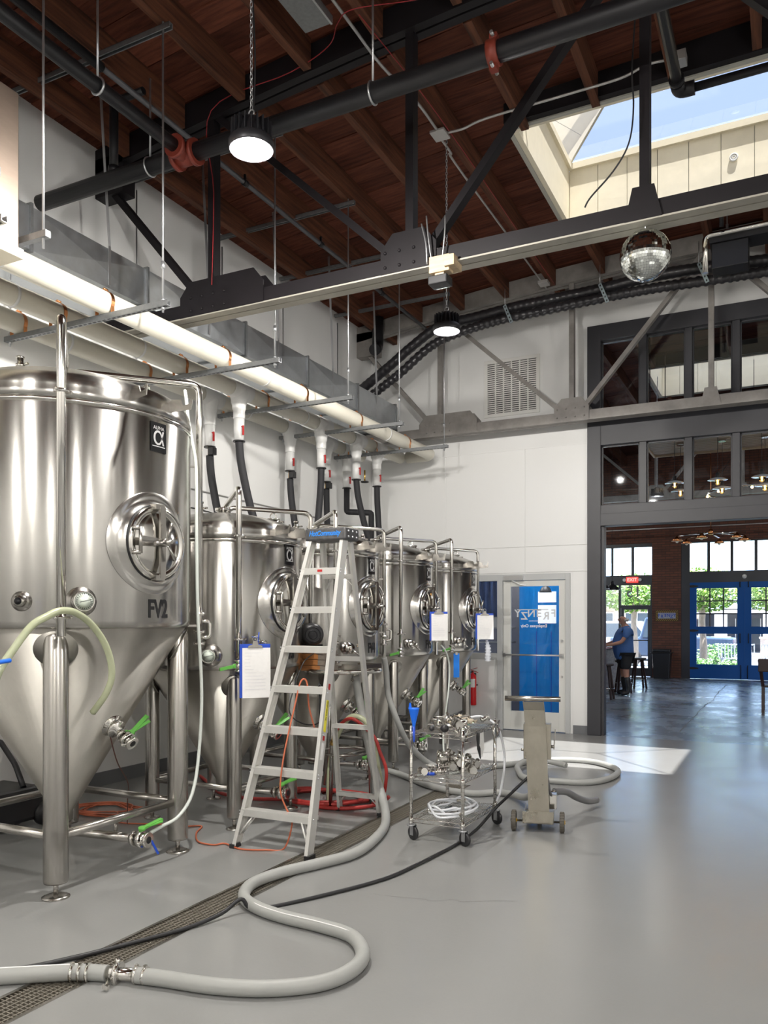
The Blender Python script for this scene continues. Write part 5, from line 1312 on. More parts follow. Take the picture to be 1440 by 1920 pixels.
hose('clear_hose', [(-3.42, 2.35, .95), (-3.42, 2.50, 1.1), (-3.42, 2.597, 1.205), (-3.42, 2.655, 1.317), (-3.42, 2.715, 1.393), (-3.41, 2.824, 1.523), (-3.405, 2.922, 1.577), (-3.40, 3.006, 1.606), (-3.405, 3.112, 1.593), (-3.42, 3.242, 1.521), (-3.42, 3.339, 1.4), (-3.42, 3.378, 1.258), (-3.45, 3.365, 1.145), (-3.55, 3.36, 1.03)], .019, CLRH, 'clear braided hose arching over the front leg of the large tank', 6, 12)
t = root('blue_valve_handle', (-3.4, 2.55, 1.35), 'bright blue lever at the left edge beside the arched hose', 'handle')
ob('lever', MB().tube([(-3.38, 2.42, 1.335), (-3.38, 2.68, 1.36)], .011, 8), BLUB, t)
hose('white_tube', [(-3.63, 4.24, 3.10), (-3.56, 4.174, 3.0), (-3.555, 4.185, 2.875), (-3.54, 4.206, 2.738), (-3.53, 4.233, 2.565), (-3.53, 4.238, 2.138), (-3.53, 4.25, 1.604), (-3.53, 4.29, 1.068), (-3.54, 4.27, .642), (-3.53, 4.19, .404), (-3.54, 4.07, .285), (-3.56, 3.95, .25), (-3.58, 3.86, .224)], .011, mat('milky_tube', (.62, .66, .62), .3), 'thin milky tube hanging down the right side of the large tank', 6, 10)
hose('white_tube', [(-3.44, 8.25, 1.285), (-3.40, 8.30, 1.2), (-3.38, 8.34, 1.045), (-3.36, 8.27, .812), (-3.33, 8.118, .591), (-3.3, 7.97, .319), (-3.2, 7.8, .08), (-3.0, 7.65, .02), (-3.3, 7.3, .02)], .010, mat('milky_tube', (.62, .66, .62)), 'thin white tube curling down between the two farthest tanks', 6, 8)
hose('thin_wire', [(-3.78, 3.72, .83), (-3.95, 3.95, .62), (-4.2, 4.3, .40), (-4.4, 4.5, .2), (-4.5, 4.6, .01)], .004, mat('brown_wire', (.12, .04, .03), .5), 'thin brown wire hanging below the large tank cone', 6, 6, None, 'wire')

# ---- pump on a round steel table behind the ladder
tx, ty, tz = -3.37, 5.93, 1.14
t = root('round_steel_table', (tx, ty, 0), 'tall round steel table behind the stepladder carrying the pump', 'table')
ob('table_top', MB().lathe([(0, -.02), (.315, -.02), (.33, -.012), (.33, .018), (.318, .018), (.315, .0), (0, .0)], 48, T(tx, ty, tz)), POLI, t)
for k in range(3):
    a = 2 * pi * k / 3 + .5
    ob('leg', MB().cyl((tx + .20 * cos(a), ty + .16 * sin(a), tz - .02), (tx + .25 * cos(a), ty + .20 * sin(a), 0), .016, 10), LEGM, t)
ob('ring_brace', MB().tor(.21, .010, T(tx, ty, .45), 30, 6), LEGM, t)
bl = 'uppermost orange timber of the stack under the pump|second orange timber of the stack under the pump|third orange timber of the stack under the pump|bottom orange timber of the stack under the pump'.split('|')
for k in range(4):
    z = tz + .002 + (3 - k) * .047
    q = root('timber_block', (-3.52, 5.75, z), bl[k], 'timber', 'timbers under the pump')
    M_ = T(-3.52 + .012 * (k % 2), 5.755, z + .0225) @ RZ(.06 * (k - 1.5))
    ob('block', MB().box((0, 0, 0), (.27, .20, .044), M_), WOODO, q, bev=.004)
    ob('grey_end', MB().box((.10, 0, .0), (.072, .202, .0445), M_), mat('weathered_wood', (.20, .17, .14), .7, 0, var=.3, vs=10), q)
q = root('pump_motor', (-3.50, 5.80, tz + .19), 'black electric pump motor standing on the timber stack', 'motor')
mz = tz + .30; mc = V((-3.575, 5.755, mz)); md = V((.55, -.70, 0)).normalized()
ob('motor_body', MB().tube([mc - md * .12, mc - md * .10, mc + md * .06, mc + md * .10, mc + md * .115], [.07, .095, .097, .09, .07], 24), BLKP, q)
ob('fan_grille', MB().tor(.062, .006, fr(mc + md * .116, md), 24, 6).tor(.035, .005, fr(mc + md * .116, md), 20, 6).cyl(mc + md * .112, mc + md * .120, .018, 12), IRON, q)
ob('mount_foot', MB().b2((-3.65, 5.69, tz + .19), (-3.50, 5.82, tz + .22)).b2((-3.61, 5.71, tz + .21), (-3.54, 5.79, tz + .25)), BLKP, q, bev=.006)
pe = V((-3.46, 5.82, tz + .235))
ob('pump_head', MB().cyl(pe, pe + V((.04, .03, 0)), .045, 16).cyl(pe + V((.02, .0, .0)), pe + V((.09, .04, -.01)), .018, 10).sph(tuple(pe + V((.07, .01, .03))), .02, 6).sph(tuple(pe + V((.06, .03, -.02))), .022, 6), POLI, q)
q = root('drip_tray', (-3.2, 5.95, tz), 'low steel tray lying on the round table beside the timbers', 'tray')
ob('tray', MB().b2((-3.31, 5.80, tz + .003), (-3.08, 6.08, tz + .008)).b2((-3.31, 5.80, tz + .008), (-3.08, 5.805, tz + .055)).b2((-3.31, 6.075, tz + .008), (-3.08, 6.08, tz + .055)).b2((-3.085, 5.80, tz + .008), (-3.08, 6.08, tz + .055)), LEGM, q)
q = root('hose_elbow', (-3.27, 5.97, tz - .05), 'stainless elbow hanging below the round table into the grey hose', 'fitting')
ob('elbow', MB().tube(fil([(-3.30, 6.02, tz - .02), (-3.27, 5.96, tz - .03), (-3.26, 5.95, tz - .10)], .03), .030, 12).cyl((-3.262, 5.952, tz - .09), (-3.261, 5.951, tz - .07), .040, 14), POLI, q)

# ---- clipboards and tags on the tanks
def clipboard(c, phi, w_, h, label, zt_):
    q = root('clipboard', c, label, 'clipboard', 'clipboards hung on the tanks')
    n_ = V((cos(phi), sin(phi), 0)); M_ = fr(c, n_, (-sin(phi), cos(phi), 0))
    ob('board', MB().box((0, 0, 0), (w_, h, .004), M_), BLUP, q, bev=.004)
    sv = MB(); k = 10; W2, H2 = w_ * .92, h * .93
    for i in range(k + 1):
        f = i / k; yy = H2 * .46 - H2 * f
        sv.v += [M_ @ V((-W2 / 2 + .01, yy, .004 + .003 * f)), M_ @ V((W2 / 2 + .008, yy, .004 + .012 * f * f + .004 * sin(f * 5)))]
        if i: b = 2 * i; sv.f.append((b - 2, b, b + 1, b - 1)); sv.s.append(True)
    p = ob('paper', sv, PAPER, q)
    ln = MB()
    for r_ in range(12): ln.box((.0, H2 * .36 - r_ * H2 * .066, .0052 + .006 * ((r_ + 1) / 12) ** 2), (W2 * .72, .0012, .0004), M_)
    ob('ruled_lines', ln, mat('pencil_grey', (.45, .46, .52), .7), p)
    ob('clip', MB().prism([(-.055, -.012), (.055, -.012), (.05, .004), (.022, .012), (.016, .04), (-.016, .04), (-.022, .012), (-.05, .004)], .008, M_ @ T(0, h * .46, .004)), LEGM, q, bev=.002)
    ob('hook_wire', MB().tor(.018, .002, M_ @ T(0, h * .46 + .05, .004), 14, 5), ROD, q)
clipboard((-3.425, 4.75, 1.195), radians(-40), .225, .385, 'blue clipboard with a written sheet on the front of FV3', 1.39)
clipboard((-3.27, 7.77, 1.50), radians(-55), .19, .30, 'clipboard hanging from the round hatch handle of FV5', 1.65)
clipboard((-3.27, 9.19, 1.49), radians(-60), .215, .31, 'clipboard hanging from the hatch of the last tank, beside the door', 1.65)
q = root('sample_cock', (-3.47, 4.84, 1.37), 'cluster of small sample valves with a black cable tie above the FV3 clipboard', 'valve')
m = MB()
for k in range(7): m.sph((-3.46 + random.uniform(-.02, .03), 4.86 + random.uniform(-.05, .05), 1.38 + random.uniform(-.03, .05)), random.uniform(.014, .026), 6)
ob('body', m, POLI, q); ob('cable_tie', MB().tube(spl([(-3.44, 4.80, 1.36), (-3.43, 4.80, 1.44), (-3.44, 4.82, 1.47)], 4), .004, 5).tube([(-3.43, 4.72, 1.44), (-3.43, 4.80, 1.43)], .003, 5), BLUP, q)
q = root('blue_tag', (-3.49, 8.78, 1.03), 'tall bright blue card hanging below the valve of the last tank', 'tag')
ob('card', MB().box((0, 0, 0), (.075, .28, .004), fr((-3.47, 8.78, 1.035), (.75, -.66, 0), (.66, .75, 0))), mat('blue_card', (.01, .20, .75), .4), q)
ob('clip', MB().box((0, .14, 0), (.03, .03, .010), fr((-3.47, 8.78, 1.035), (.75, -.66, 0), (.66, .75, 0))), POLI, q)
q = root('plastic_bag', (-3.3, 9.25, 1.15), 'crumpled clear plastic bag hanging under the last clipboard', 'bag')
P = [(-3.27, 9.27, 1.33), (-3.265, 9.28, 1.27), (-3.26, 9.285, 1.20), (-3.265, 9.29, 1.13), (-3.27, 9.30, 1.07)]
ob('bag', MB().tube(spl(P, 5), [.012 + .022 * min(k / 8, 1) + .008 * sin(k * 2.4) for k in range(21)], 9), mat('cloudy_plastic', (.75, .78, .84), .25), q)

# ---- fire extinguisher
ex, ey = -4.09, 10.98
q = root('fire_extinguisher', (ex, ey, .34), 'red fire extinguisher mounted on the white panel below the sidelight', 'extinguisher')
ob('cylinder', MB().lathe([(0, .34), (.05, .34), (.055, .35), (.055, .74), (.045, .775), (.02, .795), (.018, .81), (0, .81)], 24, T(ex, ey, 0)), mat('extinguisher_red', (.62, .008, .012), .3), q)
ob('label', MB().lathe([(.0556, .60), (.0556, .72)], 16, T(ex, ey, 0), True, radians(-150), radians(-30)), PAPER, q)
ob('valve_head', MB().cyl((ex, ey, .80), (ex, ey, .84), .016, 10).bar((ex - .02, ey, .845), (ex + .09, ey - .02, .815), .018, .006).bar((ex - .03, ey, .85), (ex + .08, ey - .02, .88), .018, .006), REDP, q)
ob('wall_bracket', MB().b2((ex - .02, ey + .04, .5), (ex + .02, YB - .02, .8)).b2((ex - .06, ey + .02, .62), (ex + .06, ey + .06, .64)), IRON, q)
ob('hose', MB().tube(spl([(ex + .01, ey - .02, .83), (ex - .05, ey - .03, .78), (ex - .066, ey, .65), (ex - .06, ey, .5)], 5), .008, 8), BLKP, q)

# ---- black machine standing behind the large tank
q = root('floor_machine', (-5.2, 4.2, 0), 'black floor machine half hidden behind the large tank at the left edge', 'machine')
ob('body', MB().b2((-5.55, 3.55, .05), (-5.08, 4.35, .30)), BLKP, q, bev=.03)
ob('frame', MB().tube(fil([(-5.45, 4.1, .30), (-5.55, 4.3, .62), (-5.3, 4.25, .45), (-5.15, 4.2, .30)], .05), .022, 8).bar((-5.5, 3.9, .3), (-5.6, 4.2, .7), .04, .04), BLKP, q)
ob('wheel', MB().lathe([(0, -.02), (.09, -.02), (.09, .02), (0, .02)], 20, T(-5.08, 4.33, .09) @ RY(pi / 2)), BLKP, q)
ob('wheel_bolt', MB().tor(.02, .004, T(-5.055, 4.33, .09) @ RY(pi / 2), 12, 5), ROD, q)
# hairline cracks in the two floors
CRK = mat('floor_crack', (.12, .118, .115), .8)
fo = [o for o in S.objects if o.name == 'floor'][0]; ft_ = [o for o in S.objects if o.name == 'floor_taproom'][0]
def crack(par, pts, w_):
    P = spl([(x, y, .0006) for x, y in pts], 5); m = MB()
    for i, p in enumerate(P):
        d = (P[min(i + 1, len(P) - 1)] - P[max(i - 1, 0)]).normalized(); n_ = V((-d.y, d.x, 0)) * w_ * random.uniform(.4, 1); j = n_ * random.uniform(-2, 2)
        m.v += [p + n_ + j, p - n_ + j]
        if i: b = 2 * i; m.f.append((b - 2, b - 1, b + 1, b)); m.s.append(False)
    ob('crack', m, CRK, par)
crack(fo, [(-2.114, 4.067), (-2.047, 4.071), (-1.834, 4.11), (-1.767, 4.105), (-1.671, 4.182), (-1.606, 4.176), (-1.48, 4.259), (-1.358, 4.31)], .0022); crack(ft_, [(-1.371, 11.975), (-1.384, 13.868), (-1.393, 15.997), (-1.338, 16.804), (-1.384, 18.723), (-1.373, 21.34)], .010)
# ================================================================== TAPROOM
def brick_mat():
    m = bpy.data.materials.new('brown_brick'); m.use_nodes = True; MATS['brown_brick'] = m
    n = m.node_tree.nodes; L = m.node_tree.links; b = n['Principled BSDF']
    g = n.new('ShaderNodeNewGeometry'); sp = n.new('ShaderNodeSeparateXYZ'); cb = n.new('ShaderNodeCombineXYZ')
    ad = n.new('ShaderNodeMath'); ad.operation = 'ADD'
    L.new(g.outputs[0], sp.inputs[0]); L.new(sp.outputs[0], ad.inputs[0]); L.new(sp.outputs[1], ad.inputs[1])
    L.new(ad.outputs[0], cb.inputs[0]); L.new(sp.outputs[2], cb.inputs[1])
    t = n.new('ShaderNodeTexBrick'); t.inputs['Scale'].default_value = 1.0
    t.inputs['Color1'].default_value = (.17, .065, .040, 1); t.inputs['Color2'].default_value = (.10, .042, .030, 1); t.inputs['Mortar'].default_value = (.055, .040, .034, 1)
    t.inputs['Mortar Size'].default_value = .006; t.inputs['Brick Width'].default_value = .21; t.inputs['Row Height'].default_value = .068; t.inputs['Bias'].default_value = -.2
    L.new(cb.outputs[0], t.inputs['Vector']); L.new(t.outputs['Color'], b.inputs['Base Color'])
    bp = n.new('ShaderNodeBump'); bp.inputs['Strength'].default_value = .5; bp.inputs['Distance'].default_value = .01; bp.invert = True
    L.new(t.outputs['Fac'], bp.inputs['Height']); L.new(bp.outputs[0], b.inputs['Normal']); b.inputs['Roughness'].default_value = .8
    return m
BRICK = brick_mat()
tag(ob('wall_taproom_left', MB().b2((-8.4, YB + .15, 0), (-8.2, YT + .2, 6.5)), BRICK), kind='structure')
tag(ob('wall_taproom_right', MB().b2((8.2, YB + .15, 0), (8.4, YT + .2, 6.5)), BRICK), kind='structure')
m = MB()
for a, b, z0, z1 in ((-8.2, -5.6, 0, 3.72), (-3.40, -2.64, 0, 3.72), (.55, 8.2, 0, 3.72), (-8.2, 8.2, 3.72, 6.5)): m.b2((a, YT, z0), (b, YT + .22, z1))
tag(ob('wall_front', m, BRICK), kind='structure')

def frame_rects(par, rects, y0=YT + .02, y1=YT + .10, mt=CHAR, name='frame_member'):
    for a, b, z0, z1 in rects: ob(name, MB().b2((a, y0, z0), (b, y1, z1)), mt, par)
GLST = glass_mat('street_window_glass', (.86, .90, .96))
def panes(par, rects, y=YT + .06):
    for a, b, z0, z1 in rects: ob('pane', MB().b2((a, y, z0), (b, y + .006, z1)), GLST, par)
# left storefront
w3 = root('window_3', (-4.5, YT, 0), kind='structure')
frame_rects(w3, [(-5.6, -3.40, 3.62, 3.72), (-5.6, -3.40, 2.56, 2.84), (-5.6, -5.5, 0, 3.62), (-3.41, -3.40, 0, 3.62), (-5.08, -5.02, 2.84, 3.62), (-4.515, -4.457, 2.84, 3.62), (-3.96, -3.888, 2.84, 3.62),
                 (-4.31, -4.25, 0, 2.56), (-3.45, -3.41, 0, 2.56), (-4.25, -3.45, 1.93, 2.0), (-5.5, -4.31, 0, .55)])
panes(w3, [(-5.5, -5.08, 2.84, 3.62), (-5.02, -4.515, 2.84, 3.62), (-4.457, -3.96, 2.84, 3.62), (-3.888, -3.41, 2.84, 3.62), (-4.25, -3.45, 2.0, 2.56), (-5.5, -4.31, .55, 2.56)])
ob('house_number', text_mb('15', .42, fr((-3.90, YT + .05, 2.36), (0, -1, 0), (1, 0, 0)), .002, mirror=True, bold=.004), mat('grey_vinyl', (.22, .24, .26), .5), w3)
d3 = root('door_3', (-3.85, YT, 0), kind='structure')
for a, b, z0, z1 in ((-4.24, -4.165, .02, 1.93), (-3.52, -3.455, .02, 1.93), (-4.165, -3.52, .02, .25), (-4.165, -3.52, 1.88, 1.93)):
    ob('leaf_rail', MB().b2((a, YT + .03, z0), (b, YT + .08, z1)), CHAR, d3)
ob('pane', MB().b2((-4.165, YT + .05, .25), (-3.52, YT + .056, 1.88)), GLST, d3)
ob('push_bar', MB().cyl((-4.2, YT - .01, 1.02), (-3.5, YT - .01, 1.02), .014, 8), CHAR, d3)
# right storefront with blue double doors
w4 = root('window_4', (-1, YT, 0), kind='structure')
frame_rects(w4, [(-2.64, .55, 3.68, 3.72), (-2.42, .33, 2.60, 2.90), (-2.64, -2.42, 0, 3.68), (.33, .55, 0, 3.68)] + [(x - .036, x + .036, 2.90, 3.68) for x in (-1.943, -1.368, -.782, -.2)])
e = [-2.42, -1.943, -1.368, -.782, -.2, .33]
panes(w4, [(e[k] + .036, e[k + 1] - .036, 2.90, 3.68) for k in range(5)])
d4 = root('door_4', (-1.06, YT, 0), kind='structure')
IRB = mat('black_strap_hinge', (.012, .012, .014), .5)
BLUL = mat('blue_painted_wood', (.003, .085, .33), .55, spec=.3)
for x0, x1, s in ((-2.418, -1.066, -1), (-1.064, .328, 1)):
    lfd = root('door_leaf', (-1.06, YT, 0)); lfd.parent = d4; lfd.location = (0, 0, 0); ORG[lfd] = V((-1.06, YT, 0))
    a, b = x0 + .17, x1 - .17
    for q in ((x0, a, .008, 2.60), (b, x1, .008, 2.60), (a, b, .008, .39), (a, b, 1.215, 1.41), (a, b, 2.44, 2.60)):
        ob('stile', MB().b2((q[0], YT + .02, q[2]), (q[1], YT + .08, q[3])), BLUL, lfd)
    for k in (1, 2):
        ob('glazing_bar', MB().b2((a + (b - a) * k / 3 - .016, YT + .03, 1.41), (a + (b - a) * k / 3 + .016, YT + .07, 2.44)), CHAR, lfd)
        z = 1.41 + 1.03 * k / 3
        ob('glazing_bar', MB().b2((a, YT + .03, z - .016), (b, YT + .07, z + .016)), CHAR, lfd)
    for i in range(3):
        for j in range(3):
            ob('pane', MB().b2((a + (b - a) * i / 3 + .016, YT + .05, 1.41 + 1.03 * j / 3 + .016), (a + (b - a) * (i + 1) / 3 - .016, YT + .055, 1.41 + 1.03 * (j + 1) / 3 - .016)), GLST, lfd)
    ob('pane', MB().b2((a, YT + .05, .39), (b, YT + .055, 1.215)), GLST, lfd)
    hx = x0 if s < 0 else x1
    for z in (.28, 1.30, 2.50):
        ob('strap_hinge', MB().prism([(0, -.03), (-s * .10, -.035), (-s * .22, -.012), (-s * .22, .012), (-s * .10, .035), (0, .03)], .012, fr((hx, YT + .02, z), (0, -1, 0), (1, 0, 0))), IRB, lfd)
    ix = x1 - .10 if s < 0 else x0 + .10
    ob('pull_handle', MB().tube(fil([(ix, YT + .02, .98), (ix, YT - .03, .98), (ix, YT - .03, 1.22), (ix, YT + .02, 1.22)], .03), .012, 8), IRB, lfd)
    ob('floor_bolt', MB().tube(fil([(ix + s * -.02, YT - .01, .03), (ix + s * -.02, YT - .01, .38), (ix, YT - .01, .38)], .02), .010, 6).cyl((ix, YT - .01, 2.45), (ix, YT - .01, 2.6), .012, 6), IRB, lfd)
q = root('round_sensor', (-1.06, YT, 2.76), 'small round white sensor on the dark beam above the blue doors', 'sensor')
ob('case', MB().lathe([(0, 0), (.06, 0), (.055, .03), (.02, .04), (0, .04)], 18, fr((-1.06, YT + .02, 2.74), (0, -1, 0))), WHITEP, q)

# exit sign
q = root('exit_sign', (-3.93, YT, 2.70), 'red exit sign with two lamp heads above the glass street door', 'sign')
ob('sign_body', MB().b2((-4.09, YT - .05, 2.63), (-3.77, YT + .02, 2.79)), mat('exit_red', (.6, .05, .04), .4, 0, emit=(1, .06, .05), es=.9), q, bev=.01)
ob('lettering', text_mb('EXIT', .13, fr((-3.93, YT - .052, 2.71), (0, -1, 0), (1, 0, 0)), .001, bold=.002), mat('exit_letter', (.9, .3, .3), .4, 0, emit=(1, .35, .3), es=1.2), q)
for x in (-4.14, -3.72): ob('lamp_head', MB().cyl((x, YT - .06, 2.71), (x, YT + .02, 2.71), .045, 14), WHITEP, q)

# wall sign
q = root('wall_sign', (-3.0, YT, 1.7), 'small framed sign with blue letters and zigzag border on the brick pier', 'sign')
ob('frame', MB().b2((-3.31, YT - .03, 1.55), (-2.70, YT, 1.86)), mat('sign_dark_gold', (.10, .06, .02), .6), q)
ob('panel', MB().b2((-3.235, YT - .036, 1.625), (-2.775, YT - .028, 1.785)), mat('sign_pale', (.40, .42, .50), .6), q)
zg = MB()
for k in range(11):
    x = -3.29 + .0525 * k
    for z0, z1 in ((1.795, 1.845), (1.565, 1.615)): zg.bar((x, YT - .034, z0), (x + .045, YT - .034, z1), .008, .018, (0, -1, 0))
for k in range(4):
    for x in (-3.29, -2.765): zg.bar((x, YT - .034, 1.62 + .042 * k), (x + .05, YT - .034, 1.655 + .042 * k), .008, .018, (0, -1, 0))
ob('zigzag_border', zg, mat('sign_gold', (.55, .36, .06), .5), q)
ob('lettering', logo(fr((-3.005, YT - .038, 1.70), (0, -1, 0), (1, 0, 0)) @ T(0, .0, 0), .098, False), BLUP, q)

# waste bin
q = root('waste_bin', (-3.09, 22.95, 0), 'tall black waste bin in front of the brick pier', 'bin')
ob('bin_body', MB().add([(x * w_, y * d_, z) for z, w_, d_ in ((0, .20, .15), (.70, .24, .19)) for x, y in ((-1, -1), (1, -1), (1, 1), (-1, 1))], [(3, 2, 1, 0), (4, 5, 6, 7), (0, 1, 5, 4), (1, 2, 6, 5), (2, 3, 7, 6), (3, 0, 4, 7)], T(-3.09, 22.95, .0)), BLKP, q, bev=.02)
ob('lid', MB().b2((-3.36, 22.74, .68), (-2.82, 23.16, .72)).b2((-3.32, 22.78, .72), (-2.86, 23.12, .80)), BLKP, q, bev=.02)

# bar counter
q = root('bar_counter', (-4.3, 18.3, 0), 'bar counter with pale upright boards and dark top at the left of the opening', 'counter')
for k in range(26):
    y = 16.75 + .12 * k
    ob('board', MB().b2((-3.60, y + .004, 0), (-3.575, y + .116, .96)), mat('whitewashed_board', (.42, .41, .40), .7, 0, var=.5, vs=4, st=(1, 1, 6)), q)
for k in range(11):
    x = -4.9 + .12 * k
    ob('board', MB().b2((x + .004, 16.725, 0), (x + .116, 16.75, .96)), MATS['whitewashed_board'], q)
ob('carcass', MB().b2((-4.9, 16.75, 0), (-3.60, 19.87, .95)), CHAR, q)
ob('bar_top', MB().b2((-4.95, 16.62, .96), (-3.45, 19.95, 1.01)), mat('dark_bar_top', (.05, .04, .035), .25), q, bev=.008)
cpq = root('dark_mug', (-3.62, 17.35, 1.01), 'dark mug standing on the bar top by the man', 'mug')
ob('cup', MB().lathe([(0, 0), (.035, 0), (.04, .01), (.04, .10), (.036, .10), (.034, .012), (0, .012)], 18, T(-3.62, 17.42, 1.01)), IRON, cpq)
ob('handle', MB().tor(.025, .006, T(-3.62 + .045, 17.42, 1.06) @ RX(pi / 2), 14, 6), IRON, cpq)

# bar stools
SW = mat('dark_stool_wood', (.028, .012, .010), .5)
def stool():
    t = root('bar_stool', (0, 0, 0), '', 'stool', 'bar stools along the counter')
    ob('seat', MB().lathe([(0, .66), (.155, .66), (.17, .675), (.17, .695), (.16, .705), (0, .70)], 24), mat('stool_seat', (.035, .025, .022), .45), t)
    for k in range(4):
        a = pi / 4 + pi / 2 * k
        ob('leg', MB().bar((.10 * cos(a), .10 * sin(a), .665), (.20 * cos(a), .20 * sin(a), 0), .035, .035), SW, t)
    ob('foot_ring', MB().tor(.175, .010, T(0, 0, .22), 28, 6), POLI, t)
    return t
s0 = stool(); s0.location = (-3.28, 16.35, 0); s0['label'] = 'dark wooden bar stool nearest the doorway jamb'
for p, lb in (((-3.22, 17.95, 0), 'dark wooden bar stool just behind the standing man'), ((-3.12, 19.35, 0), 'dark wooden bar stool farthest along the counter, beyond the man')):
    c = dup(s0, None, p, .4); c['label'] = lb

# wooden chair at the right edge
t = root('wooden_chair', (-.2, 15.35, 0), 'dark wooden chair cut off by the right edge of the picture', 'chair')
ob('seat', MB().b2((-.42, 15.12, .43), (0, 15.55, .46)), SW, t, bev=.01)
for x in (-.40, -.02):
    ob('leg', MB().bar((x, 15.52, .44), (x, 15.55, 0), .04, .04), SW, t)
    ob('leg', MB().bar((x, 15.14, .44), (x - .0, 15.06, 0), .045, .04), SW, t)
    ob('back_post', MB().bar((x, 15.14, .44), (x - .05, 14.98, .90), .045, .035), SW, t)
ob('backrest', MB().b2((-.47, 14.96, .70), (-.05, 14.99, .92)), SW, t, bev=.01)

# pendant lamps over the bar
def pend(x, y, z, lb):
    q = root('pendant_lamp', (x, y, z), lb, 'lamp', 'dome pendants over the bar')
    ob('shade', MB().lathe([(.165, 0), (.16, .012), (.13, .06), (.07, .105), (.045, .12), (.04, .17), (.03, .19), (.004, .19)], 24, T(x, y, z)), IRON, q)
    ob('rim', MB().tor(.165, .005, T(x, y, z), 28, 6), POLI, q)
    ob('cord', MB().cyl((x, y, z + .19), (x, y, zc(x) + .26), .004, 6), BLKP, q)
pend(-3.52, 18.3, 2.25, 'dark dome pendant above the bar, the fully visible one')
pend(-3.64, 17.75, 2.26, 'dark dome pendant above the bar, half hidden by the jamb')

# hanging wooden ceiling panel with filament bulbs
SLATW = mat('brown_slat_wood', (.30, .20, .12), .6, 0, var=.4, vs=5, st=(1, 8, 8))
q = root('wooden_ceiling_panel', (0, 13.6, 4.45), 'pale wooden slat panel hung below the taproom roof', 'panel')
for k in range(17):
    y = 12.55 + .128 * k
    ob('slat', MB().b2((-2.1, y, 4.45), (2.1, y + .108, 4.475)), SLATW, q)
ob('edge_board', MB().b2((-2.13, 12.5, 4.42), (-2.1, 14.75, 4.54)).b2((-2.13, 14.75, 4.42), (2.1, 14.78, 4.54)), WOODP, q)
ob('suspension', MB().cyl((-1.9, 12.8, 4.475), (-1.9, 12.8, 6.1), .008, 6).cyl((-1.9, 14.5, 4.475), (-1.9, 14.5, 6.1), .008, 6).cyl((1.9, 12.8, 4.475), (1.9, 12.8, 6.1), .008, 6).cyl((1.9, 14.5, 4.475), (1.9, 14.5, 6.1), .008, 6), IRON, q)
FIL = mat('filament_glow', (1, .6, .2), .4, 0, emit=(1, .55, .16), es=30)
BULB = glass_mat('amber_bulb_glass', (1, .82, .5))
def bulb_pendant(x, y, z, lb):
    q = root('bulb_pendant', (x, y, z), lb, 'lamp', 'filament bulb pendants')
    ob('socket', MB().cyl((x, y, z + .11), (x, y, z + .19), .028, 12), IRON, q)
    ob('bulb', MB().lathe([(.0, -.01), (.03, .0), (.045, .04), (.04, .08), (.022, .11)], 16, T(x, y, z)), BULB, q)
    ob('filament', MB().cyl((x, y, z + .015), (x, y, z + .075), .010, 8), FIL, q)
    ob('shade', MB().lathe([(.15, .075), (.10, .10), (.03, .125)], 20, T(x, y, z)), mat('glass_shade', (.55, .57, .6), .15, .3), q)
    ob('cord', MB().cyl((x, y, z + .19), (x, y, 4.45), .004, 6), BLKP, q)
    ob('ceiling_plate', MB().cyl((x, y, 4.425), (x, y, 4.45), .06, 14), POLI, q)
for i, (u_, lb) in enumerate(((-1.62, 'left'), (-.99, 'middle'), (-.37, 'right'))):
    bulb_pendant(u_, 13.45, 3.66, 'glowing filament bulb seen through the lower glazing, nearer one of the %s pair' % lb)
    bulb_pendant(u_ + .03, 13.95, 3.60, 'glowing filament bulb seen through the lower glazing, farther one of the %s pair' % lb)
q = root('ring_chandelier', (-.4, 15.4, 3.8), 'thin metal ring chandelier with tiny bulbs in the taproom', 'chandelier')
ob('ring', MB().tor(.75, .018, T(-.55, 15.4, 3.80), 48, 6), POLI, q)
for k in range(8):
    a = 2 * pi * k / 8
    ob('tiny_bulb', MB().sph((-.55 + .75 * cos(a), 15.4 + .75 * sin(a), 3.77), .02, 6), FIL, q)
ob('suspension', MB().cyl((-1.3, 15.4, 3.8), (-.55, 15.4, 5.0), .005, 5).cyl((.2, 15.4, 3.8), (-.55, 15.4, 5.0), .005, 5).cyl((-.55, 15.4, 5.0), (-.55, 15.4, 6.1), .006, 5), IRON, q)
# arm chandelier low over the room
q = root('arm_chandelier', (-2, 20, 3.5), 'copper-shaded arm chandelier hanging before the blue doors', 'chandelier')
hub = V((-1.62, 20.0, 3.55))
ob('hub', MB().cyl(hub, hub + V((0, 0, .12)), .05, 12).cyl(hub + V((0, 0, .1)), hub + V((0, 0, 2.75)), .012, 6), COPP, q)
for k in range(6):
    a = 2 * pi * k / 6 + .35; e_ = hub + V((.75 * cos(a), .75 * sin(a), -.02))
    arm = ob('arm', MB().cyl(hub + V((0, 0, .04)), e_, .014, 8), POLI, q)
    ob('copper_shade', MB().lathe([(.13, -.12), (.05, -.05), (.03, -.02), (.02, .0)], 16, T(*e_)), COPP, arm)
    ob('lamp_bulb', MB().sph(tuple(e_ + V((0, 0, -.13))), .035, 6), mat('opal_bulb', (.8, .78, .7), .3), arm)
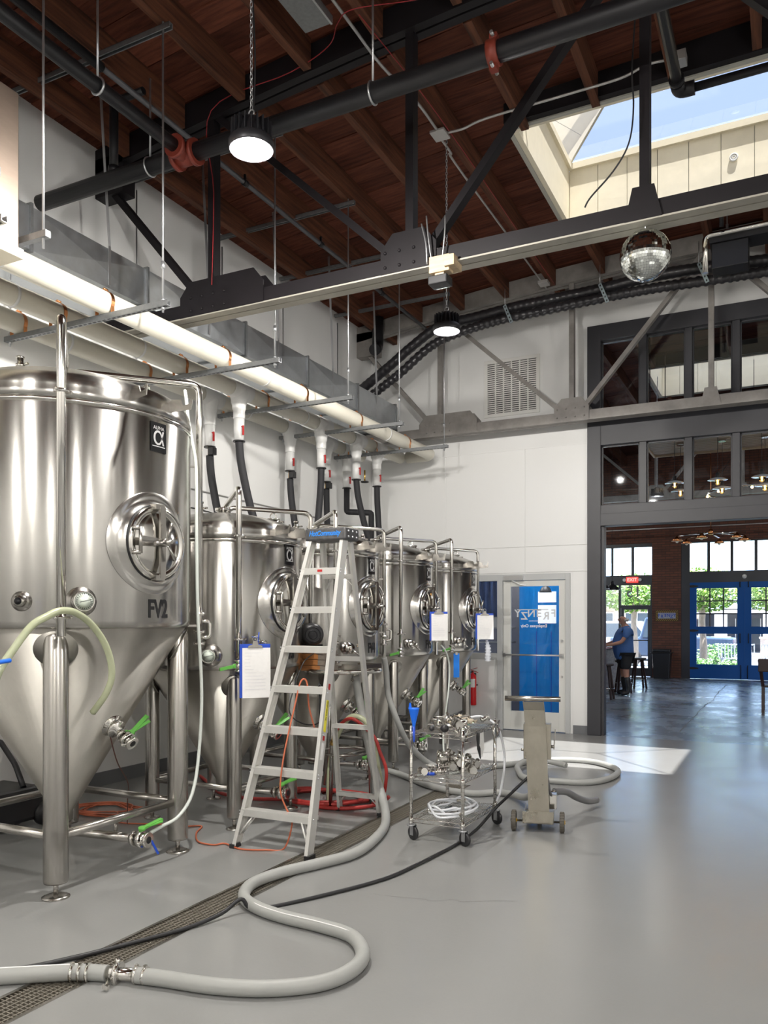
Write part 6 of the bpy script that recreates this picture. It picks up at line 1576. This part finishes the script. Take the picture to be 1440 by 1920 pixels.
# taproom conduit line and high-bay lamp
q = root('taproom_conduit', (-2, 20.5, 3.9), 'thin conduit crossing above the street windows', 'conduit')
ob('tube', MB().cyl((-8, 21.5, 3.92), (8, 21.5, 3.92), .012, 6), CND, q)
lamp_proto(-2.3, 16.4, 4.0, 'lit high bay lamp in the taproom seen through a lower pane', 7)
for x, y in ((2.2, 13.5), (2.2, 20.0), (-5.5, 19.5)): lamp_proto(x, y, 4.0, 'unseen high bay lamp added to brighten the taproom', 50)  # unseen lamps added to brighten the taproom

# ---- the man at the bar
def skin(name, pts, edges, mt, parent, M_, rootv=0, sub=2):
    me = bpy.data.meshes.new(name); me.from_pydata([tuple(M_ @ V(p[:3])) for p in pts], edges, []); me.materials.append(mt)
    o = bpy.data.objects.new(name, me); COL.objects.link(o)
    if parent is not None: o.parent = parent
    md_ = o.modifiers.new('skin', 'SKIN'); md_.use_smooth_shade = True
    for i, p in enumerate(pts):
        r = p[3]; me.skin_vertices[0].data[i].radius = (r, r) if not isinstance(r, tuple) else r
    me.skin_vertices[0].data[rootv].use_root = True
    s = o.modifiers.new('sub', 'SUBSURF'); s.levels = sub; s.render_levels = sub
    return o
man = root('person', (-3.08, 17.4, 0), 'heavyset bald man in a blue T-shirt, dark shorts and tall boots leaning on the bar', 'person')
man.rotation_euler = (0, 0, math.atan2(-.42, -.91))
I4 = Matrix.Identity(4)
SKINM = mat('skin_tone', (.42, .21, .14), .55)
pts = [(0, 0, .92, .12), (.05, 0, 1.10, .155), (.0, 0, 1.30, .145), (-.01, 0, 1.41, .09), (.02, 0, 1.47, .060), (.045, 0, 1.53, .062), (.05, 0, 1.60, .088), (.035, 0, 1.655, .066)]
eds = [(i, i + 1) for i in range(7)]
def chain(base, ch):
    b = base
    for p in ch:
        pts.append(p); eds.append((b, len(pts) - 1)); b = len(pts) - 1
    return b
for s in (-1, 1):
    w_ = chain(3, [(-.02, s * .17, 1.385, .062), (.05, s * .235, 1.25, .052), (.14, s * .25, 1.12, .042), (.30, s * .22, 1.075, .037), (.44, s * .18, 1.045, .026), (.475, s * .17, 1.035, .030), (.51, s * .16, 1.028, .028)])
    for k in range(4):
        yy = s * .16 + (k - 1.5) * .019; ln = (.055, .065, .06, .045)[k]
        chain(w_, [(.54, yy, 1.030, .0095), (.54 + ln * .6, yy * 1.0, 1.028, .0085), (.54 + ln, yy, 1.018, .0075)])
    chain(w_ - 1, [(.49, s * .135, 1.04, .011), (.515, s * .115, 1.03, .0095), (.535, s * .108, 1.022, .008)])
    chain(0, [(.0, s * .10, .85, .105), (.015, s * .11, .66, .085), (.01, s * .115, .47, .062), (-.01, s * .12, .30, .055), (-.03, s * .12, .10, .042), (.02, s * .125, .05, .045), (.13, s * .13, .04, .035)])
body = skin('body', pts, eds, SKINM, man, I4)
fc = MB().sph((.135, 0, 1.585), .018, 6, (1.1, .8, 1.2)).sph((.045, .088, 1.585), .022, 6, (.7, .35, 1.2)).sph((.045, -.088, 1.585), .022, 6, (.7, .35, 1.2)).sph((.105, 0, 1.515), .035, 6, (.9, 1.1, .7))
fc_o = ob('nose_and_ears', fc, SKINM, None); fc_o.parent = body; ORG[fc_o] = V()
ey = MB()
for s in (-1, 1): ey.sph((.122, s * .034, 1.605), .010, 5)
eo = ob('eyes', ey, BLACKM, None); eo.parent = body
mo = ob('mouth', MB().box((.130, 0, 1.545), (.008, .045, .006)), mat('lip_tone', (.28, .10, .08), .5), None); mo.parent = body
ha = MB()
for k in range(9):
    a = radians(100 + 160 * k / 8)
    ha.sph((.035 + .088 * cos(a), .080 * sin(a), 1.575), .022, 5, (1, 1, 1.6))
ha.sph((.115, 0, 1.500), .028, 6, (.8, 1.1, .9))
hao = ob('hair_fringe', ha, mat('grey_hair', (.45, .43, .40), .7), None); hao.parent = man
SHIRT = mat('blue_tshirt', (.045, .115, .30), .75, 0, bump=.15, bs=18)
sp = [(.01, 0, .74, .20), (.02, 0, .84, .215), (.045, 0, .98, .235), (.055, 0, 1.12, .235), (.015, 0, 1.27, .205), (-.01, 0, 1.375, .13), (.012, 0, 1.44, .075)]
se = [(i, i + 1) for i in range(6)]
for s in (-1, 1):
    b = len(sp); sp += [(-.02, s * .165, 1.375, .085), (.035, s * .225, 1.27, .078), (.085, s * .245, 1.185, .076)]
    se += [(5, b), (b, b + 1), (b + 1, b + 2)]
skin('t_shirt', sp, se, SHIRT, man, I4)
sh_ = [(0, 0, .90, .165), (0, .10, .80, .125), (.01, .11, .66, .115), (.012, .113, .52, .105), (0, -.10, .80, .125), (.01, -.11, .66, .115), (.012, -.113, .52, .105)]
skin('shorts', sh_, [(0, 1), (1, 2), (2, 3), (0, 4), (4, 5), (5, 6)], mat('black_shorts', (.012, .012, .014), .8), man, I4)
for s in (-1, 1):
    bt = [(.0, s * .117, .42, .078), (-.012, s * .12, .30, .075), (-.03, s * .12, .14, .062), (-.02, s * .122, .065, .064), (.06, s * .128, .055, .056), (.14, s * .132, .045, .045)]
    skin('boot', bt, [(i, i + 1) for i in range(5)], mat('black_rubber_boot', (.012, .012, .013), .4), man, I4)
# ================================================================== OUTSIDE THE STREET DOORS
PAVE = mat('pale_pavement', (.42, .41, .39), .8, 0, var=.15, vs=2, world=True)
ASPH = mat('asphalt', (.11, .11, .115), .85, 0, var=.2, vs=6, world=True)
tag(ob('ground_pavement', MB().b2((-60, YT + .25, -.2), (60, 31, -.03)), PAVE), kind='structure')
tag(ob('ground_street', MB().b2((-60, 31, -.25), (60, 42, -.15)), ASPH), kind='structure')
tag(ob('ground_far', MB().b2((-60, 42, -.2), (60, 90, -.08)), PAVE), kind='structure')
# earth under the buildings so that nothing is seen below the floors
b = root('street_building', (-6, 46, 0), 'long tan building with pale metal roof across the street', 'building')
ob('wall', MB().b2((-40, 46, -.1), (-4.9, 52, 2.5)), mat('tan_stucco', (.45, .37, .29), .8), b)
ob('fascia', MB().b2((-40, 45.2, 2.35), (-4.8, 46, 2.75)), mat('cream_fascia', (.70, .66, .58), .7), b)
ob('roof', MB().add([(-40, 45.1, 2.75), (-4.8, 45.1, 2.75), (-4.8, 51, 5.2), (-40, 51, 5.2)], [(0, 1, 2, 3)]), mat('pale_metal_roof', (.50, .62, .66), .4, .2), b)
sm = MB()
for k in range(58): sm.bar((-39.5 + .6 * k, 45.1, 2.77), (-39.5 + .6 * k, 51, 5.22), .04, .04)
o = ob('roof_seams', sm, MATS['pale_metal_roof'], b); o['kind'] = 'stuff'
for k in range(8):
    x = -19.5 + 1.9 * k
    w_ = ob('window', MB().b2((x, 45.93, .7), (x + 1.2, 46.0, 2.0)), mat('dark_window', (.05, .07, .09), .15), b)
    ob('window_frame', MB().b2((x - .06, 45.90, .62), (x + 1.26, 45.95, .70)).b2((x - .06, 45.90, 2.0), (x + 1.26, 45.95, 2.08)).b2((x - .06, 45.90, .7), (x, 45.95, 2.0)).b2((x + 1.2, 45.90, .7), (x + 1.26, 45.95, 2.0)).b2((x + .57, 45.90, .7), (x + .63, 45.95, 2.0)), MATS['cream_fascia'], w_)
b = root('porch_building', (0, 47, 0), 'dark blue-grey shopfront with pale porch columns across the street', 'building')
ob('wall', MB().b2((-4.4, 48, -.1), (20, 54, 4.2)), mat('slate_wall', (.045, .055, .075), .7), b)
ob('porch_beam', MB().b2((-4.5, 45.4, 1.95), (20, 45.8, 2.15)), MATS['cream_fascia'], b)
ob('roof', MB().add([(-4.6, 45.2, 2.2), (20, 45.2, 2.2), (20, 50, 4.6), (-4.6, 50, 4.6)], [(0, 1, 2, 3)]), mat('blue_grey_roof', (.20, .26, .34), .5), b)
for x in (-3.2, -.9, 1.4, 3.7):
    c = ob('column', MB().b2((x - .3, 45.4, .75), (x + .3, 45.9, 1.98)), MATS['cream_fascia'], b)
    ob('stone_base', MB().b2((x - .42, 45.3, -.1), (x + .42, 46.0, .66)).b2((x - .48, 45.25, .66), (x + .48, 46.05, .76)), mat('rough_stone', (.40, .33, .27), .9, 0, var=.5, vs=6), c)
for x in (-2.6, -1.9, -.2):
    w_ = ob('shop_window', MB().b2((x, 47.95, .3), (x + .5, 48.0, 1.7)), MATS['dark_window'], b)
    ob('window_frame', MB().b2((x - .04, 47.92, .3), (x, 47.96, 1.7)).b2((x + .5, 47.92, .3), (x + .54, 47.96, 1.7)), WHITEP, w_)

# street trees
LEAF = mat('bright_leaf', (.22, .36, .05), .6, 0, var=.5, vs=3, col2=(.09, .20, .03))
LEAF.node_tree.nodes['Principled BSDF'].inputs['Subsurface Weight'].default_value = 0
BARK = mat('pale_bark', (.30, .25, .20), .9, 0, var=.4, vs=12, st=(4, 4, 1))
def leaf_cloud(c, rad, n, s, seed):
    rnd = random.Random(seed); mb = MB()
    for k in range(n):
        while True:
            p = V((rnd.uniform(-1, 1), rnd.uniform(-1, 1), rnd.uniform(-1, 1)))
            if .25 < p.length < 1: break
        p = V((c[0] + p.x * rad[0], c[1] + p.y * rad[1], c[2] + p.z * rad[2]))
        d = V((rnd.uniform(-1, 1), rnd.uniform(-1, 1), rnd.uniform(-.6, .6))).normalized(); e = d.orthogonal().normalized()
        mb.v += [p - d * s, p + e * s * .5, p + d * s, p - e * s * .5]; b0 = len(mb.v) - 4
        mb.f.append((b0, b0 + 1, b0 + 2, b0 + 3)); mb.s.append(False)
    return mb
TL = [(-2.46, 27.5, 'street tree with spotted trunk in line with the left blue door'), (-.3, 29.8, 'street tree in line with the right blue door'), (-4.9, 29.5, 'street tree to the left, beyond the glass street door'), (2.5, 28, 'street tree to the right of the benches')]
for i, (x, y, lb) in enumerate(TL):
    q = root('street_tree', (x, y, -.03), lb, 'tree', 'street trees')
    ob('trunk', MB().tube(spl([(x, y, -.05), (x + .02, y, .8), (x - .03, y, 1.6), (x + .05, y, 2.4), (x, y, 3.0)], 4), [.12] * 5 + [.10] * 8 + [.06] * 4, 12), BARK, q)
    ob('branch', MB().tube([(x, y, 1.8), (x - .5, y + .1, 2.3), (x - .9, y, 2.6)], [.06, .04, .02], 8).tube([(x, y, 1.9), (x + .5, y - .1, 2.4), (x + .9, y, 2.7)], [.06, .04, .02], 8), BARK, q)
    o = ob('foliage', leaf_cloud((x, y, 2.55), (1.25, 1.0, .72), 2600, .085, i), LEAF, q); o['kind'] = 'stuff'
for i, (x, y, r_, lb) in enumerate(((-2.1, 30.0, .55, 'rounded green shrub behind the left bench'), (-2.6, 26.6, .30, 'low leafy plants at the tree foot'), (-1.5, 25.9, .26, 'low leafy plants before the left bench'), (-.4, 25.8, .26, 'low leafy plants before the right bench'))):
    q = root('shrub', (x, y, 0), lb, 'shrub', 'street planting')
    o = ob('foliage', leaf_cloud((x, y, r_ * .7), (r_ * 1.6, r_, r_ * .75), 700, .06, 20 + i), mat('shrub_leaf', (.10, .24, .05), .6, 0, var=.4, vs=4), q); o['kind'] = 'stuff'
    ob('stem', MB().cyl((x, y, -.03), (x, y, r_), .02, 6), BARK, q)
# benches of steel slats
BEN = mat('bench_steel', (.34, .38, .42), .4, .5)
def bench(x0, x1, y, lb):
    t = root('slatted_bench', ((x0 + x1) / 2, y, -.03), lb, 'bench', 'slatted benches on the pavement')
    n = int((x1 - x0) / .085)
    prof = [(-.32, .10), (-.30, .40), (-.05, .44), (.12, .46), (.22, .70), (.28, .86), (.36, .84)]
    for k in range(n + 1):
        x = x0 + (x1 - x0) * k / n
        ob('slat', MB().tube([(x, y - a, z) for a, z in [(q[0], q[1]) for q in prof[1:]]], .020, 5), BEN, t)
    for x in (x0 + .1, x1 - .1):
        ob('leg', MB().bar((x, y + .28, .42), (x, y + .36, -.03), .05, .03).bar((x, y - .15, .45), (x, y - .28, -.03), .05, .03), BEN, t)
    ob('cross_bar', MB().cyl((x0, y + .28, .39), (x1, y + .28, .39), .02, 6).cyl((x0, y - .27, .84), (x1, y - .27, .84), .02, 6), BEN, t)
bench(-1.95, -.95, 27.0, 'steel slatted bench in view through the left blue door')
bench(-.75, 1.05, 27.1, 'steel slatted bench in view through the right blue door')
# parked vehicles
def car(x, y, L_, H_, mt, lb, name='parked_car', truck=False):
    t = root(name, (x, y, -.15), lb, 'car', 'parked vehicles')
    z0 = .12; hb = H_ * .55
    if truck: P2 = [(-L_ / 2, z0 + .1), (L_ / 2, z0 + .1), (L_ / 2, hb), (L_ * .18, hb + .05), (L_ * .10, H_), (-L_ * .2, H_), (-L_ * .25, hb), (-L_ / 2, hb)]
    else: P2 = [(-L_ / 2, z0 + .05), (L_ / 2, z0 + .05), (L_ / 2, hb * .85), (L_ * .28, hb), (L_ * .12, H_), (-L_ * .28, H_), (-L_ * .42, hb * 1.05), (-L_ / 2, hb)]
    ob('body', xzprism([(x + a, c) for a, c in P2], y - .85, 1.7), mt, t, bev=.06)
    ob('side_window', xzprism([(x + L_ * .20, hb + .02), (x + L_ * .09, H_ - .08), (x - L_ * .18, H_ - .08), (x - L_ * .22, hb + .02)], y - .865, .02), MATS['dark_window'], t)
    for s in (-.31, .31):
        w_ = ob('wheel', MB().lathe([(0, -.1), (.30, -.1), (.34, -.06), (.34, .06), (.30, .1), (0, .1)], 24, T(x + s * L_, y - .80, .19) @ RX(pi / 2)), BLKP, t)
        ob('rim', MB().lathe([(0, .105), (.22, .105), (.22, .12), (.10, .10), (0, .11)], 16, T(x + s * L_, y - .80, .19) @ RX(pi / 2)), POLI, w_)
car(-6.4, 36.8, 4.6, 1.55, mat('white_car_paint', (.70, .72, .74), .25, 0, coat=.5), 'white car parked across the street at the left')
car(-4.0, 32.6, 4.4, 1.7, mat('navy_truck_paint', (.03, .05, .09), .3, 0, coat=.5), 'dark blue truck parked beyond the glass street door', 'parked_truck', True)
car(1.9, 34.5, 4.8, 1.9, mat('red_truck_paint', (.50, .02, .02), .35, 0, coat=.5), 'red truck parked beyond the right blue door', 'parked_truck', True)
